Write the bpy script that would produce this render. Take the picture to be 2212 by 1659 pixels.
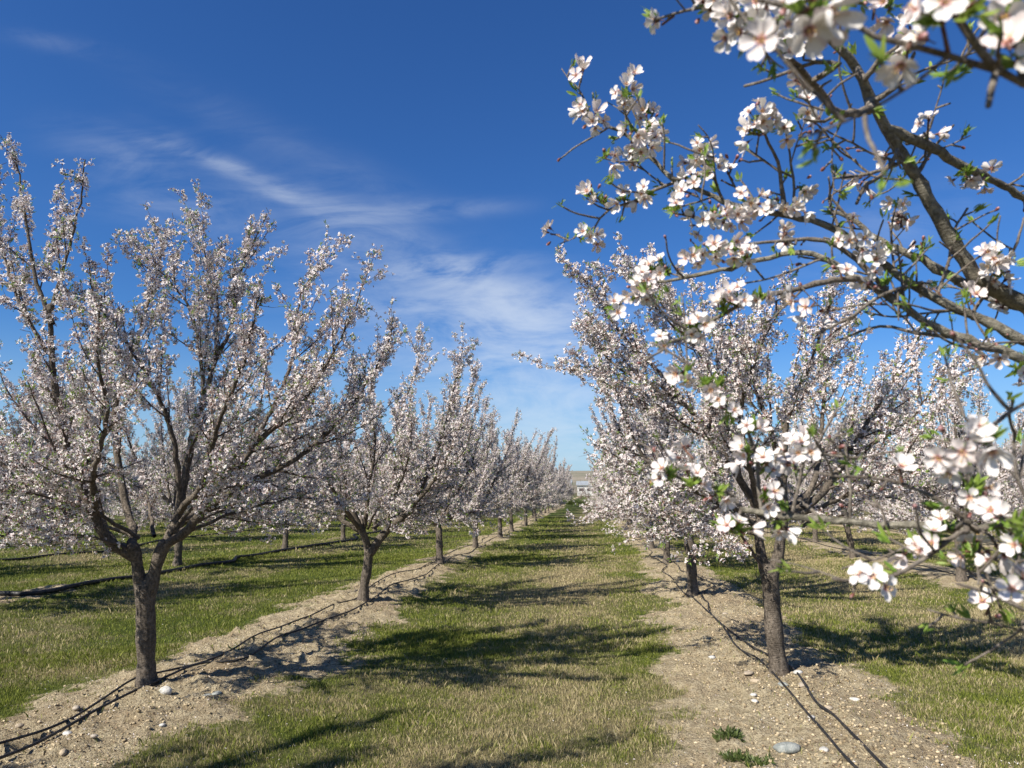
import bpy, math, random
import numpy as np
from mathutils import Vector, Matrix

for o in list(bpy.data.objects): bpy.data.objects.remove(o)
SC = bpy.context.scene
COL = SC.collection
R = math.radians

# ------------------------------------------------------------------ camera
FPX = 1597.0; CXP, CYP = 1106.0, 829.5          # focal length and centre in survey pixels (2212 wide)
YAW, PITCH, CAMH = R(5.9), R(8.3), 1.6
cam_d = bpy.data.cameras.new("camera")
cam = bpy.data.objects.new("camera", cam_d); COL.objects.link(cam)
cam.location = (0, 0, CAMH)
cam.rotation_euler = (R(90) + PITCH, 0, YAW)
cam_d.sensor_width = 36; cam_d.lens = 36 * FPX / 2212
cam_d.clip_start = 0.05; cam_d.clip_end = 12000
cam_d.dof.use_dof = True; cam_d.dof.focus_distance = 5.5; cam_d.dof.aperture_fstop = 6.5
SC.camera = cam
SC.render.resolution_x = 1024; SC.render.resolution_y = 768

FWD = np.array([-math.sin(YAW) * math.cos(PITCH), math.cos(YAW) * math.cos(PITCH), math.sin(PITCH)])
RGT = np.array([math.cos(YAW), math.sin(YAW), 0.0])
UPV = np.cross(RGT, FWD)
CAM = np.array([0, 0, CAMH])
def P(px, py, d):                     # a surveyed sight line followed to depth d
    return CAM + FWD * d + RGT * ((px - CXP) / FPX * d) + UPV * ((CYP - py) / FPX * d)
def G(px, py, z=0.0):                 # where that sight line meets the ground
    v = FWD + RGT * ((px - CXP) / FPX) + UPV * ((CYP - py) / FPX)
    t = (z - CAMH) / v[2]
    return CAM + v * t
def in_frame(p, m=1.03):
    q = np.asarray(p) - CAM
    d = q @ FWD
    return (d > 0.05) & (abs(q @ RGT) < d * 1106 / FPX * m) & (abs(q @ UPV) < d * 829.5 / FPX * m)

# ------------------------------------------------------------------ light
SUN_AZ = R(224); SUN_EL = R(40)       # compass-like: clockwise from +Y
sdir = Vector((math.sin(SUN_AZ) * math.cos(SUN_EL), math.cos(SUN_AZ) * math.cos(SUN_EL), math.sin(SUN_EL)))
sl = bpy.data.lights.new("sun", 'SUN'); sl.energy = 5.0; sl.angle = R(0.53); sl.color = (1.0, 0.94, 0.84)
so = bpy.data.objects.new("sun", sl); COL.objects.link(so)
so.rotation_euler = sdir.to_track_quat('Z', 'Y').to_euler(); so.location = (-20, -20, 30)

SC.view_settings.view_transform = 'Standard'; SC.view_settings.look = 'None'
SC.view_settings.exposure = 0.82; SC.view_settings.gamma = 1.0
try:
    SC.cycles.max_bounces = 6; SC.cycles.transparent_max_bounces = 4
except Exception: pass

class NT:
    def __init__(s, tree): s.t = tree; s.n = tree.nodes; s.l = tree.links
    def add(s, kind, **kw):
        nd = s.n.new(kind)
        for k, v in kw.items(): setattr(nd, k, v)
        return nd
    def put(s, sock, v):
        if v is None: return
        if isinstance(v, bpy.types.NodeSocket): s.l.new(v, sock)
        elif isinstance(v, (tuple, list)) and len(v) == 3 and sock.type == 'RGBA': sock.default_value = (*v, 1)
        else: sock.default_value = v
    def math(s, op, a, b=None, c=None, clamp=False):
        nd = s.add('ShaderNodeMath', operation=op); nd.use_clamp = clamp
        s.put(nd.inputs[0], a); s.put(nd.inputs[1], b); s.put(nd.inputs[2], c)
        return nd.outputs[0]
    def vmath(s, op, a, b=None):
        nd = s.add('ShaderNodeVectorMath', operation=op)
        s.put(nd.inputs[0], a); s.put(nd.inputs[1], b)
        return nd.outputs[1] if op in ('DOT_PRODUCT', 'LENGTH') else nd.outputs[0]
    def noise(s, vec, scale, detail=4, rough=0.55, dist=0.0):
        nd = s.add('ShaderNodeTexNoise'); s.put(nd.inputs['Vector'], vec)
        nd.inputs['Scale'].default_value = scale; nd.inputs['Detail'].default_value = detail
        nd.inputs['Roughness'].default_value = rough; nd.inputs['Distortion'].default_value = dist
        return nd.outputs[0]
    def ramp(s, f, a, b, c=0.0, d=1.0, smooth=True):
        nd = s.add('ShaderNodeMapRange'); nd.interpolation_type = 'SMOOTHSTEP' if smooth else 'LINEAR'
        s.put(nd.inputs['Value'], f)
        nd.inputs['From Min'].default_value = a; nd.inputs['From Max'].default_value = b
        nd.inputs['To Min'].default_value = c; nd.inputs['To Max'].default_value = d
        return nd.outputs[0]
    def mix(s, f, a, b, mode='MIX'):
        nd = s.add('ShaderNodeMix', data_type='RGBA', blend_type=mode)
        s.put(nd.inputs[0], f); s.put(nd.inputs[6], a); s.put(nd.inputs[7], b)
        return nd.outputs[2]
    def attr(s, name):
        return s.add('ShaderNodeAttribute', attribute_name=name).outputs['Fac']

# ------------------------------------------------------------------ sky with thin cirrus
W = bpy.data.worlds.new("World"); SC.world = W; W.use_nodes = True
nt = NT(W.node_tree); nt.n.clear()
sky = nt.add('ShaderNodeTexSky', sky_type='NISHITA')
sky.sun_disc = False; sky.sun_elevation = SUN_EL; sky.sun_rotation = SUN_AZ
sky.altitude = 300; sky.air_density = 1.0; sky.dust_density = 0.35; sky.ozone_density = 2.2
hsv = nt.add('ShaderNodeHueSaturation'); nt.put(hsv.inputs['Color'], sky.outputs[0])
hsv.inputs['Saturation'].default_value = 1.16; hsv.inputs['Hue'].default_value = 0.508; hsv.inputs['Value'].default_value = 1.0
tc = nt.add('ShaderNodeTexCoord')
dvec = tc.outputs['Generated']
du = nt.vmath('DOT_PRODUCT', dvec, tuple(RGT)); dv = nt.vmath('DOT_PRODUCT', dvec, tuple(UPV)); dw = nt.vmath('DOT_PRODUCT', dvec, tuple(FWD))
dwc = nt.math('MAXIMUM', dw, 0.15)
su = nt.math('DIVIDE', du, dwc); sv = nt.math('DIVIDE', dv, dwc)   # tangent-plane chart of that part of the sky
def blob(px, py, a, b, ang, amp):
    cu, cv = (px - CXP) / FPX, (CYP - py) / FPX; a /= FPX; b /= FPX
    c, s_ = math.cos(R(ang)), math.sin(R(ang))
    x = nt.math('SUBTRACT', su, cu); y = nt.math('SUBTRACT', sv, cv)
    p = nt.math('ADD', nt.math('MULTIPLY', x, c / a), nt.math('MULTIPLY', y, s_ / a))
    q = nt.math('ADD', nt.math('MULTIPLY', x, -s_ / b), nt.math('MULTIPLY', y, c / b))
    r2 = nt.math('ADD', nt.math('MULTIPLY', p, p), nt.math('MULTIPLY', q, q))
    return nt.math('MULTIPLY', nt.math('EXPONENT', nt.math('MULTIPLY', r2, -1.0)), amp)
blobs = [(420, 335, 130, 14, -18, .50), (560, 395, 170, 18, -28, .55), (730, 455, 170, 26, -20, .55), (930, 455, 140, 18, 3, .45),
         (270, 345, 140, 50, -20, .25), (400, 455, 170, 40, -8, .28), (760, 530, 120, 70, 20, .3), (620, 470, 240, 80, -20, .2),
         (950, 580, 150, 20, 4, 1.0), (1010, 610, 110, 34, -25, 1.1), (1050, 665, 220, 60, -6, 1.0), (1180, 690, 130, 70, -10, 1.1),
         (1120, 760, 190, 90, -30, .95), (1180, 860, 190, 120, 10, .85), (1000, 760, 200, 60, 8, .4), (900, 680, 150, 60, 0, .3),
         (1230, 960, 160, 110, 0, .35), (1900, 500, 200, 60, 20, .25), (130, 95, 120, 18, -10, .15), (800, 760, 300, 120, 0, .12), (650, 330, 300, 40, -25, .12)]
tot = None
for b_ in blobs:
    v = blob(*b_); tot = v if tot is None else nt.math('ADD', tot, v)
cmb = nt.add('ShaderNodeCombineXYZ'); nt.put(cmb.inputs[0], su); nt.put(cmb.inputs[1], sv)
mp = nt.add('ShaderNodeMapping'); nt.put(mp.inputs['Vector'], cmb.outputs[0])
mp.inputs['Rotation'].default_value = (0, 0, R(14)); mp.inputs['Scale'].default_value = (3.2, 9.0, 1)
n1 = nt.noise(mp.outputs[0], 1.5, 9, 0.62, 1.2)
mp2 = nt.add('ShaderNodeMapping'); nt.put(mp2.inputs['Vector'], cmb.outputs[0])
mp2.inputs['Rotation'].default_value = (0, 0, R(-35)); mp2.inputs['Scale'].default_value = (3, 12, 1)
n2 = nt.noise(mp2.outputs[0], 2.2, 8, 0.6, 0.8)
wis = nt.math('ADD', nt.ramp(n1, .32, .72), nt.math('MULTIPLY', nt.ramp(n2, .35, .75), .7))
cl = nt.math('MULTIPLY', tot, nt.math('MULTIPLY', wis, 0.50))
cl = nt.math('DIVIDE', cl, nt.math('ADD', nt.math('MULTIPLY', cl, 1.15), 1.0), clamp=True)
tint = nt.mix(1.0, hsv.outputs[0], (.52, .91, 1.27), 'MULTIPLY')
sep = nt.add('ShaderNodeSeparateXYZ'); nt.put(sep.inputs[0], dvec)
tint = nt.mix(nt.ramp(sep.outputs[2], -.02, .22, .75, 0), tint, (4.3, 5.9, 7.8))
skc = nt.mix(cl, tint, (8.2, 8.9, 9.6))
bg = nt.add('ShaderNodeBackground'); nt.put(bg.inputs['Color'], skc); bg.inputs['Strength'].default_value = 0.057
wo = nt.add('ShaderNodeOutputWorld'); nt.l.new(bg.outputs[0], wo.inputs[0])

# ------------------------------------------------------------------ noise and mesh helpers
_tab = np.random.RandomState(7).rand(256, 256)
def vn(x, y, s=1.0, off=0):
    x = np.asarray(x, float) * s + off * 17.3 + 500; y = np.asarray(y, float) * s + off * 9.1 + 500
    ix = np.floor(x).astype(int); iy = np.floor(y).astype(int); fx = x - ix; fy = y - iy
    fx = fx * fx * (3 - 2 * fx); fy = fy * fy * (3 - 2 * fy)
    a = _tab[ix % 256, iy % 256]; b = _tab[(ix + 1) % 256, iy % 256]; c = _tab[ix % 256, (iy + 1) % 256]; d = _tab[(ix + 1) % 256, (iy + 1) % 256]
    return (a * (1 - fx) + b * fx) * (1 - fy) + (c * (1 - fx) + d * fx) * fy
def fbm(x, y, s, oct=4, off=0, g=0.5):
    t = 0; a = 1; n = 0
    for i in range(oct): t = t + a * vn(x, y, s * 2 ** i, off + i * 3); n += a; a *= g
    return t / n

class Acc:
    def __init__(s): s.v = []; s.f = []; s.n = 0; s.attrs = {}
    def add(s, v, faces, mat=0, **attrs):
        """faces: list of (array(m,k), mat)"""
        v = np.asarray(v, np.float32).reshape(-1, 3)
        if isinstance(faces, np.ndarray): faces = [(faces, mat)]
        for f, m in faces:
            f = np.asarray(f, np.int32)
            s.f.append((f + s.n, np.full(len(f), 0, np.int32) + m))
        for k, a in attrs.items(): s.attrs.setdefault(k, []).append(np.broadcast_to(np.asarray(a, np.float32), (len(v),)))
        s.v.append(v); s.n += len(v)
    def mesh(s, name, mats, smooth=True):
        me = bpy.data.meshes.new(name)
        if not s.n: return me
        v = np.concatenate(s.v); me.vertices.add(len(v)); me.vertices.foreach_set('co', v.ravel())
        li = np.concatenate([f.ravel() for f, _ in s.f]); tot_ = np.concatenate([np.full(len(f), f.shape[1], np.int32) for f, _ in s.f])
        mi = np.concatenate([m for _, m in s.f])
        me.loops.add(len(li)); me.loops.foreach_set('vertex_index', li)
        me.polygons.add(len(tot_)); st = np.concatenate([[0], np.cumsum(tot_)[:-1]]).astype(np.int32)
        me.polygons.foreach_set('loop_start', st); me.polygons.foreach_set('loop_total', tot_)
        me.polygons.foreach_set('material_index', mi)
        me.polygons.foreach_set('use_smooth', np.full(len(tot_), bool(smooth)))
        for k, a in s.attrs.items():
            at = me.attributes.new(k, 'FLOAT', 'POINT'); at.data.foreach_set('value', np.concatenate(a))
        for m in mats: me.materials.append(m)
        me.update(); me.validate()
        return me
def link(name, me, parent=None, loc=None):
    o = bpy.data.objects.new(name, me); COL.objects.link(o)
    if parent is not None: o.parent = parent
    if loc is not None: o.location = loc
    return o
def tag(o, label=None, cat=None, group=None, kind=None):
    if label: o['label'] = label
    if cat: o['category'] = cat
    if group: o['group'] = group
    if kind: o['kind'] = kind
    return o
def empty(name, loc):
    o = bpy.data.objects.new(name, None); o.empty_display_size = 0.2; COL.objects.link(o); o.location = tuple(loc); return o

def smooth_line(pts, step=0.05):
    """Catmull-Rom through pts, resampled"""
    p = np.asarray(pts, float)
    if len(p) == 2: return p[0] + (p[1] - p[0]) * np.linspace(0, 1, max(2, int(np.linalg.norm(p[1] - p[0]) / step) + 1))[:, None]
    q = np.vstack([2 * p[0] - p[1], p, 2 * p[-1] - p[-2]]); out = []
    for i in range(1, len(q) - 2):
        L = np.linalg.norm(q[i + 1] - q[i]); n = max(1, int(round(L / step))); t = np.arange(n)[:, None] / n
        a, b, c, d = q[i - 1], q[i], q[i + 1], q[i + 2]
        out.append(0.5 * (2 * b + (c - a) * t + (2 * a - 5 * b + 4 * c - d) * t ** 2 + (3 * b - a - 3 * c + d) * t ** 3))
    out.append(p[-1:]); return np.vstack(out)
def tube(acc, pts, rad, n=6, mat=0, cap=True, **attrs):
    p = np.asarray(pts, float); m = len(p); rad = np.broadcast_to(np.asarray(rad, float), (m,))
    t = np.gradient(p, axis=0); t /= np.linalg.norm(t, axis=1)[:, None] + 1e-9
    a = np.array([0.0, 0, 1]) if abs(t[0, 2]) < 0.9 else np.array([1.0, 0, 0])
    u = np.cross(t[0], a); u /= np.linalg.norm(u); U = [u]
    for i in range(1, m):
        u = u - t[i] * (u @ t[i]); u /= np.linalg.norm(u) + 1e-9; U.append(u)
    U = np.array(U); V = np.cross(t, U)
    th = np.arange(n) * 2 * math.pi / n
    ring = p[:, None] + rad[:, None, None] * (U[:, None] * np.cos(th)[None, :, None] + V[:, None] * np.sin(th)[None, :, None])
    v = ring.reshape(-1, 3)
    i = np.arange(m - 1)[:, None] * n; j = np.arange(n)[None]; k = (j + 1) % n
    f = np.stack([i + j, i + k, i + n + k, i + n + j], -1).reshape(-1, 4)
    faces = [(f, mat)]
    if cap:
        v = np.vstack([v, p[-1:] + t[-1:] * rad[-1]]); c = m * n; b = (m - 1) * n
        faces.append((np.stack([b + np.arange(n), b + (np.arange(n) + 1) % n, np.full(n, c)], -1), mat))
    acc.add(v, faces, **attrs)

def frames(nrm, spin):
    n = nrm / (np.linalg.norm(nrm, axis=1)[:, None] + 1e-9)
    a = np.where(np.abs(n[:, 2:3]) < 0.9, np.array([[0, 0, 1.0]]), np.array([[1.0, 0, 0]]))
    u = np.cross(a, n); u /= np.linalg.norm(u, axis=1)[:, None]; v = np.cross(n, u)
    c, s_ = np.cos(spin)[:, None], np.sin(spin)[:, None]
    return np.stack([u * c + v * s_, -u * s_ + v * c, n], 1)          # rows = local axes
def scatter(acc, tm, pos, nrm, scale, spin, rnd, mats=None):
    if len(pos) == 0: return
    V, F, T = tm; F_ = frames(np.asarray(nrm, float), np.asarray(spin, float)); k = len(pos)
    sc_ = np.broadcast_to(np.asarray(scale, float), (k,))
    v = np.einsum('vi,kij->kvj', V, F_) * sc_[:, None, None] + np.asarray(pos)[:, None]
    off = (np.arange(k) * len(V))[:, None, None]
    faces = [((f[None] + off).reshape(-1, f.shape[1]), m) for f, m in F]
    acc.add(v.reshape(-1, 3), faces, t=np.tile(T, k), r=np.repeat(rnd, len(V)))

# --- templates: (verts, [(faces, material)], t per vertex).  materials: 0 petal, 1 calyx, 2 stamen, 3 leaf, 4 bud
def tmpl_flower_small(cup=0.22, seed=0):
    rs = np.random.RandomState(seed); V = []; Q = []; T = []
    for k in range(5):
        a = k * 2 * math.pi / 5 + rs.uniform(-.12, .12); c, s_ = math.cos(a), math.sin(a); z = cup + rs.uniform(-.12, .12)
        w = .34; b = len(V)
        for (r_, x, zz, t) in ((.08, 0, 0, 0), (.62, w, z * .9 + .08, .7), (1.0, 0.0, z, 1), (.62, -w, z * .9 + .08, .7)):
            V.append((c * r_ - s_ * x, s_ * r_ + c * x, zz)); T.append(t)
        Q.append((b, b + 1, b + 2, b + 3))
    b = len(V)
    for (x, y, z) in ((.30, 0, .07), (-.15, .26, .07), (-.15, -.26, .07), (0, 0, -.9)): V.append((x, y, z)); T.append(0)
    Tr = [(b, b + 1, b + 3), (b + 1, b + 2, b + 3), (b + 2, b, b + 3), (b, b + 2, b + 1)]
    return np.array(V, float), [(np.array(Q), 0), (np.array(Tr), 1)], np.array(T, float)
def tmpl_flower_big(cup=0.25, seed=0):
    rs = np.random.RandomState(seed); V = []; Q = []; T = []; S = []; Cx = []
    nu, nv = 6, 5
    for k in range(5):
        a = k * 2 * math.pi / 5 + rs.uniform(-.14, .14); c, s_ = math.cos(a), math.sin(a); cz = cup + rs.uniform(-.15, .18)
        roll = rs.uniform(-.12, .12); b = len(V); wv = rs.uniform(-.04, .04, (nu, nv))
        for i in range(nu):
            u = i / (nu - 1); w = (.04 + .34 * math.sin(min(1, u * 1.08) ** 1.35 * math.pi * .72) ** .95) * (1 if u < .85 else .82)
            for j in range(nv):
                q = (j / (nv - 1) - .5) * 2
                notch = -.10 * max(0, 1 - abs(q) * 2.2) if i == nu - 1 else 0
                edge = -.10 * q * q if i >= nu - 2 else 0
                r_ = .07 + .93 * u + notch + edge; x = w * q
                z = cz * (u ** 1.5) * 1.1 + .16 * q * q * math.sin(u * math.pi) + roll * q * u + wv[i, j] * u
                V.append((c * r_ - s_ * x, s_ * r_ + c * x, z)); T.append(u)
        for i in range(nu - 1):
            for j in range(nv - 1): o = b + i * nv + j; Q.append((o, o + 1, o + nv + 1, o + nv))
    for k in range(16):                                  # stamens
        a = rs.uniform(0, 6.28); ln = rs.uniform(.3, .5); sp = rs.uniform(.25, .7)
        d = np.array([math.cos(a) * sp, math.sin(a) * sp, 1]); d /= np.linalg.norm(d)
        p0 = np.array([math.cos(a) * .05, math.sin(a) * .05, .02]); p1 = p0 + d * ln
        e = np.array([-math.sin(a), math.cos(a), 0]) * .012; e2 = np.cross(d, e)
        b = len(V)
        for q_ in (p0 - e, p0 + e, p1 + e, p1 - e): V.append(tuple(q_)); T.append(.3)
        S.append((b, b + 1, b + 2, b + 3))
        b = len(V); s2 = .035
        for q_ in (p1 + d * s2, p1 + e * 3, p1 + e2 * 3, p1 - e * 3, p1 - e2 * 3, p1 - d * s2): V.append(tuple(q_)); T.append(1)
        for q_ in ((0, 1, 2), (0, 2, 3), (0, 3, 4), (0, 4, 1), (5, 2, 1), (5, 3, 2), (5, 4, 3), (5, 1, 4)): Cx.append((b + q_[0], b + q_[1], b + q_[2], 2))
    n = 6; b = len(V)                                    # calyx cup and stalk
    prof = [(.16, .03), (.15, -.12), (.11, -.28), (.04, -.36), (.03, -.75)]
    for r_, z in prof:
        for j in range(n): V.append((r_ * math.cos(j * 6.283 / n), r_ * math.sin(j * 6.283 / n), z)); T.append(0)
    CQ = []
    for i in range(len(prof) - 1):
        for j in range(n): k2 = (j + 1) % n; CQ.append((b + i * n + j, b + (i + 1) * n + j, b + (i + 1) * n + k2, b + i * n + k2))
    for k in range(5):                                   # sepals
        a = (k + .5) * 2 * math.pi / 5; c, s_ = math.cos(a), math.sin(a); o = len(V)
        for (r_, x, z) in ((.12, .07, .0), (.12, -.07, .0), (.36, 0, .0 + cup * .2)): V.append((c * r_ - s_ * x, s_ * r_ + c * x, z)); T.append(0)
        Cx.append((o, o + 1, o + 2, 1))
    o = len(V)                                           # disc at the heart
    V.append((0, 0, .03)); T.append(0)
    for j in range(6): V.append((.15 * math.cos(j * 1.047), .15 * math.sin(j * 1.047), .045)); T.append(0)
    for j in range(6): Cx.append((o, o + 1 + j, o + 1 + (j + 1) % 6, 1))
    F = [(np.array(Q), 0), (np.array(S), 2), (np.array(CQ), 1)]
    Cx = np.array(Cx)
    for m in (1, 2): F.append((Cx[Cx[:, 3] == m][:, :3], m))
    return np.array(V, float), F, np.array(T, float)
def tmpl_leaf(n=4, fold=.25):
    V = []; Q = []; T = []
    for i in range(n + 1):
        u = i / n; w = .125 * math.sin(math.pi * min(.97, u * .92 + .05)) ** .8 + .004
        bend = -.25 * u * u
        for q in (-1, 0, 1): V.append((w * q, bend * .0 + w * fold * abs(q) - 0.18 * u * u, u)); T.append(u)
    for i in range(n):
        for j in range(2): o = i * 3 + j; Q.append((o, o + 1, o + 4, o + 3))
    return np.array(V, float), [(np.array(Q), 3)], np.array(T, float)
def tmpl_leaf_small():
    V = [(0, 0, 0), (.16, .04, .45), (0, -.1, 1), (-.16, .04, .45)]
    return np.array(V, float), [(np.array([(0, 1, 2, 3)]), 3)], np.array([0, .5, 1, .5])
def tmpl_bud(n=6):
    V = []; Q1 = []; Q2 = []; T = []
    prof = [(.10, -.7), (.12, -.5), (.34, -.25), (.36, .0), (.42, .25), (.34, .55), (.08, .78)]
    for r_, z in prof:
        for j in range(n): V.append((r_ * math.cos(j * 6.283 / n), r_ * math.sin(j * 6.283 / n), z)); T.append(max(0, z))
    for i in range(len(prof) - 1):
        for j in range(n): k2 = (j + 1) % n; (Q1 if i < 2 else Q2).append((i * n + j, i * n + k2, (i + 1) * n + k2, (i + 1) * n + j))
    return np.array(V, float), [(np.array(Q1), 1), (np.array(Q2), 4)], np.array(T, float)
def tmpl_bud_small():
    V = np.array([(0, 0, -.9), (.3, 0, -.1), (-.15, .26, -.1), (-.15, -.26, -.1), (.3, 0, .3), (-.15, .26, .3), (-.15, -.26, .3), (0, 0, .8)], float)
    return V, [(np.array([(0, 1, 2), (0, 2, 3), (0, 3, 1)]), 1), (np.array([(4, 7, 5), (5, 7, 6), (6, 7, 4)]), 4), (np.array([(1, 4, 5, 2), (2, 5, 6, 3), (3, 6, 4, 1)]), 4)], np.array([0, .3, .3, .3, .6, .6, .6, 1.])
FS = [tmpl_flower_small(.15, 1), tmpl_flower_small(.4, 2), tmpl_flower_small(.75, 3)]
FB = [tmpl_flower_big(.10, 1), tmpl_flower_big(.25, 2), tmpl_flower_big(.38, 3), tmpl_flower_big(.6, 4), tmpl_flower_big(1.0, 5)]
LS, LB, BS, BB = tmpl_leaf_small(), tmpl_leaf(), tmpl_bud_small(), tmpl_bud()

# ------------------------------------------------------------------ materials
def mat(name):
    m = bpy.data.materials.new(name); m.use_nodes = True; t = NT(m.node_tree); t.n.clear()
    out = t.add('ShaderNodeOutputMaterial'); return m, t, out
def bsdf(t, color, rough=.8, spec=.3, normal=None):
    b = t.add('ShaderNodeBsdfPrincipled'); t.put(b.inputs['Base Color'], color); t.put(b.inputs['Roughness'], rough)
    b.inputs['Specular IOR Level'].default_value = spec
    if normal is not None: t.l.new(normal, b.inputs['Normal'])
    return b
def bump(t, h, strength, dist):
    b = t.add('ShaderNodeBump'); t.put(b.inputs['Height'], h); b.inputs['Strength'].default_value = strength; b.inputs['Distance'].default_value = dist
    return b.outputs[0]
def leafy(name, color_fn, trans, rough=.6, spec=.25):
    m, t, out = mat(name); c = color_fn(t); b = bsdf(t, c, rough, spec)
    tr = t.add('ShaderNodeBsdfTranslucent'); t.put(tr.inputs[0], c)
    mx = t.add('ShaderNodeMixShader'); mx.inputs[0].default_value = trans
    t.l.new(b.outputs[0], mx.inputs[1]); t.l.new(tr.outputs[0], mx.inputs[2]); t.l.new(mx.outputs[0], out.inputs[0]); return m
def petal_col(t):
    base = t.mix(t.attr('r'), (.74, .71, .68), (.72, .635, .615))
    heart = t.mix(t.ramp(t.attr('t'), .0, .30), (.58, .17, .19), base)
    return heart
M_petal = leafy('petal', petal_col, .18, .55, .2)
M_leaf = leafy('young_leaf', lambda t: t.mix(t.attr('r'), (.15, .26, .035), (.29, .38, .075)), .40, .45, .35)
def solid(name, fn, rough=.7, spec=.3):
    m, t, out = mat(name); b = bsdf(t, fn(t), rough, spec); t.l.new(b.outputs[0], out.inputs[0]); return m
M_calyx = solid('calyx', lambda t: t.mix(t.attr('r'), (.09, .04, .028), (.16, .08, .05)))
M_stamen = solid('stamen', lambda t: t.mix(t.attr('t'), (.72, .45, .40), (.70, .48, .14)))
M_bud = solid('bud', lambda t: t.mix(t.ramp(t.attr('t'), .3, 1), (.16, .055, .045), (.66, .40, .39)), .5)
BL_MATS = [M_petal, M_calyx, M_stamen, M_leaf, M_bud]

def bark(name, a, b, lichen, sc=1.0):
    m, t, out = mat(name)
    tc = t.add('ShaderNodeTexCoord'); mp = t.add('ShaderNodeMapping'); t.put(mp.inputs[0], tc.outputs['Object'])
    mp.inputs['Scale'].default_value = (1, 1, .55)
    n1 = t.noise(mp.outputs[0], 9 * sc, 8, .65, .4); n2 = t.noise(mp.outputs[0], 55 * sc, 6, .7); 
    mp3 = t.add('ShaderNodeMapping'); t.put(mp3.inputs[0], tc.outputs['Object']); mp3.inputs['Scale'].default_value = (1, 1, 3.2)
    n3 = t.noise(mp3.outputs[0], 30 * sc, 4, .6, .6)
    c = t.mix(t.ramp(n1, .35, .65), a, b)
    c = t.mix(t.ramp(n3, .58, .72, 0, .55), c, lichen)
    c = t.mix(t.ramp(n2, .35, .62, .75, 0), c, tuple(x * .35 for x in a))
    h = t.math('ADD', t.math('MULTIPLY', n2, .7), t.math('ADD', n3, n1))
    bs = bsdf(t, c, .88, .2, bump(t, h, .9, .018 / sc)); t.l.new(bs.outputs[0], out.inputs[0]); return m
M_bark = bark('almond_bark', (.115, .095, .075), (.205, .17, .135), (.33, .29, .24))
M_limb = bark('limb_bark', (.20, .18, .14), (.31, .285, .225), (.40, .375, .31), 1.6)
M_twig = solid('twig_bark', lambda t: t.mix(t.noise(t.add('ShaderNodeTexCoord').outputs['Object'], 12, 3), (.05, .037, .03), (.14, .11, .09)), .8)
M_twig_near = bark('twig_bark_near', (.17, .14, .115), (.28, .245, .205), (.36, .33, .28), 5)

# ------------------------------------------------------------------ ground
ROWX0, ROWS = -3.32, 5.06
def rowdist(x):
    return np.abs(((np.asarray(x, float) - ROWX0 + ROWS / 2) % ROWS) - ROWS / 2)
def bare_mask(x, y):                                   # 1 = bare sandy soil, 0 = turf
    x = np.asarray(x, float); k = np.round((x - ROWX0) / ROWS); u = rowdist(x + np.where(k == 1, .28 * np.clip((12 - np.asarray(y)) / 5, 0, 1), 0))
    hw = .82 + .55 * (fbm(x, y, .55, 3, 2) - .5) + 1.1 * (fbm(x, y, 2.0, 4, 5, .65) - .5)
    hw = hw + np.where(k < -.5, -.55, 0) + np.where(k > 1.5, .05, 0) - .36 * np.clip((np.asarray(y) - 9.5) / 7, 0, 1)
    return np.clip((hw - u) / .55 + .5, 0, 1)
def ground_z(x, y):
    x = np.asarray(x, float); y = np.asarray(y, float)
    u = rowdist(x); b = bare_mask(x, y); d = np.hypot(x, y); near = np.clip((22 - d) / 8, 0, 1)
    z = .08 * np.exp(-(u / .75) ** 2) + .05 * (fbm(x, y, .4, 3, 9) - .5)
    cl_ = fbm(x, y, 5.5, 4, 11, .6); peb = fbm(x, y, 17, 3, 15, .6)
    z = z + near * b * (.13 * np.clip(cl_ - .46, 0, 1) + .075 * np.clip(peb - .5, 0, 1) + .03 * (cl_ - .5))
    z = z + near * (1 - b) * (.03 * (fbm(x, y, 2.2, 3, 20) - .5))
    return z
def GG(px, py):
    z = .08
    for _ in range(4):
        p = G(px, py, z); z = float(ground_z(p[0], p[1]))
    p[2] = z; return p
def axis(lo, hi, fine, a, b, grow=1.13, mx=400):
    """fine step between a and b, growing outside"""
    v = list(np.arange(a, b, fine)); s_ = fine
    while v[-1] < hi: s_ = min(s_ * grow, mx); v.append(v[-1] + s_)
    s_ = fine; w = [a]
    while w[-1] > lo: s_ = min(s_ * grow, mx); w.append(w[-1] - s_)
    return np.array(w[:0:-1] + v)
gx = axis(-4500, 4500, .03, -6.2, 5.2, 1.035); gy = axis(-60, 7000, .035, 2.2, 13.5, 1.03)
X, Y = np.meshgrid(gx, gy, indexing='xy'); Z = ground_z(X, Y)
nx, ny = len(gx), len(gy)
i = np.arange(ny - 1)[:, None] * nx; j = np.arange(nx - 1)[None]
f = np.stack([i + j, i + j + 1, i + nx + j + 1, i + nx + j], -1).reshape(-1, 4)
ga = Acc(); ga.add(np.stack([X, Y, Z], -1).reshape(-1, 3), f, bare=bare_mask(X, Y).ravel())

def dry_fn(x, y):                                      # how straw-dry the turf is
    x = np.asarray(x, float); y = np.asarray(y, float)
    u = x - ROWX0; k = np.floor(u / ROWS); u = (u / ROWS) % 1.0
    lane = np.exp(-((u - .58) / .17) ** 2)
    base = np.where(k == 0, .27 + .50 * lane, np.where(k > 0, .40 + .40 * lane, .10 + .42 * np.exp(-((u - .3) / .14) ** 2)))
    base = np.where((k == 0) & (y > 17), base - .22, base)
    return np.clip(base + 1.5 * (fbm(x, y, .75, 4, 31, .6) - .5) + .35 * (vn(x, y, 6, 40) - .5), 0, 1)
ga.attrs['dry'] = [dry_fn(X, Y).ravel().astype(np.float32)]

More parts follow.
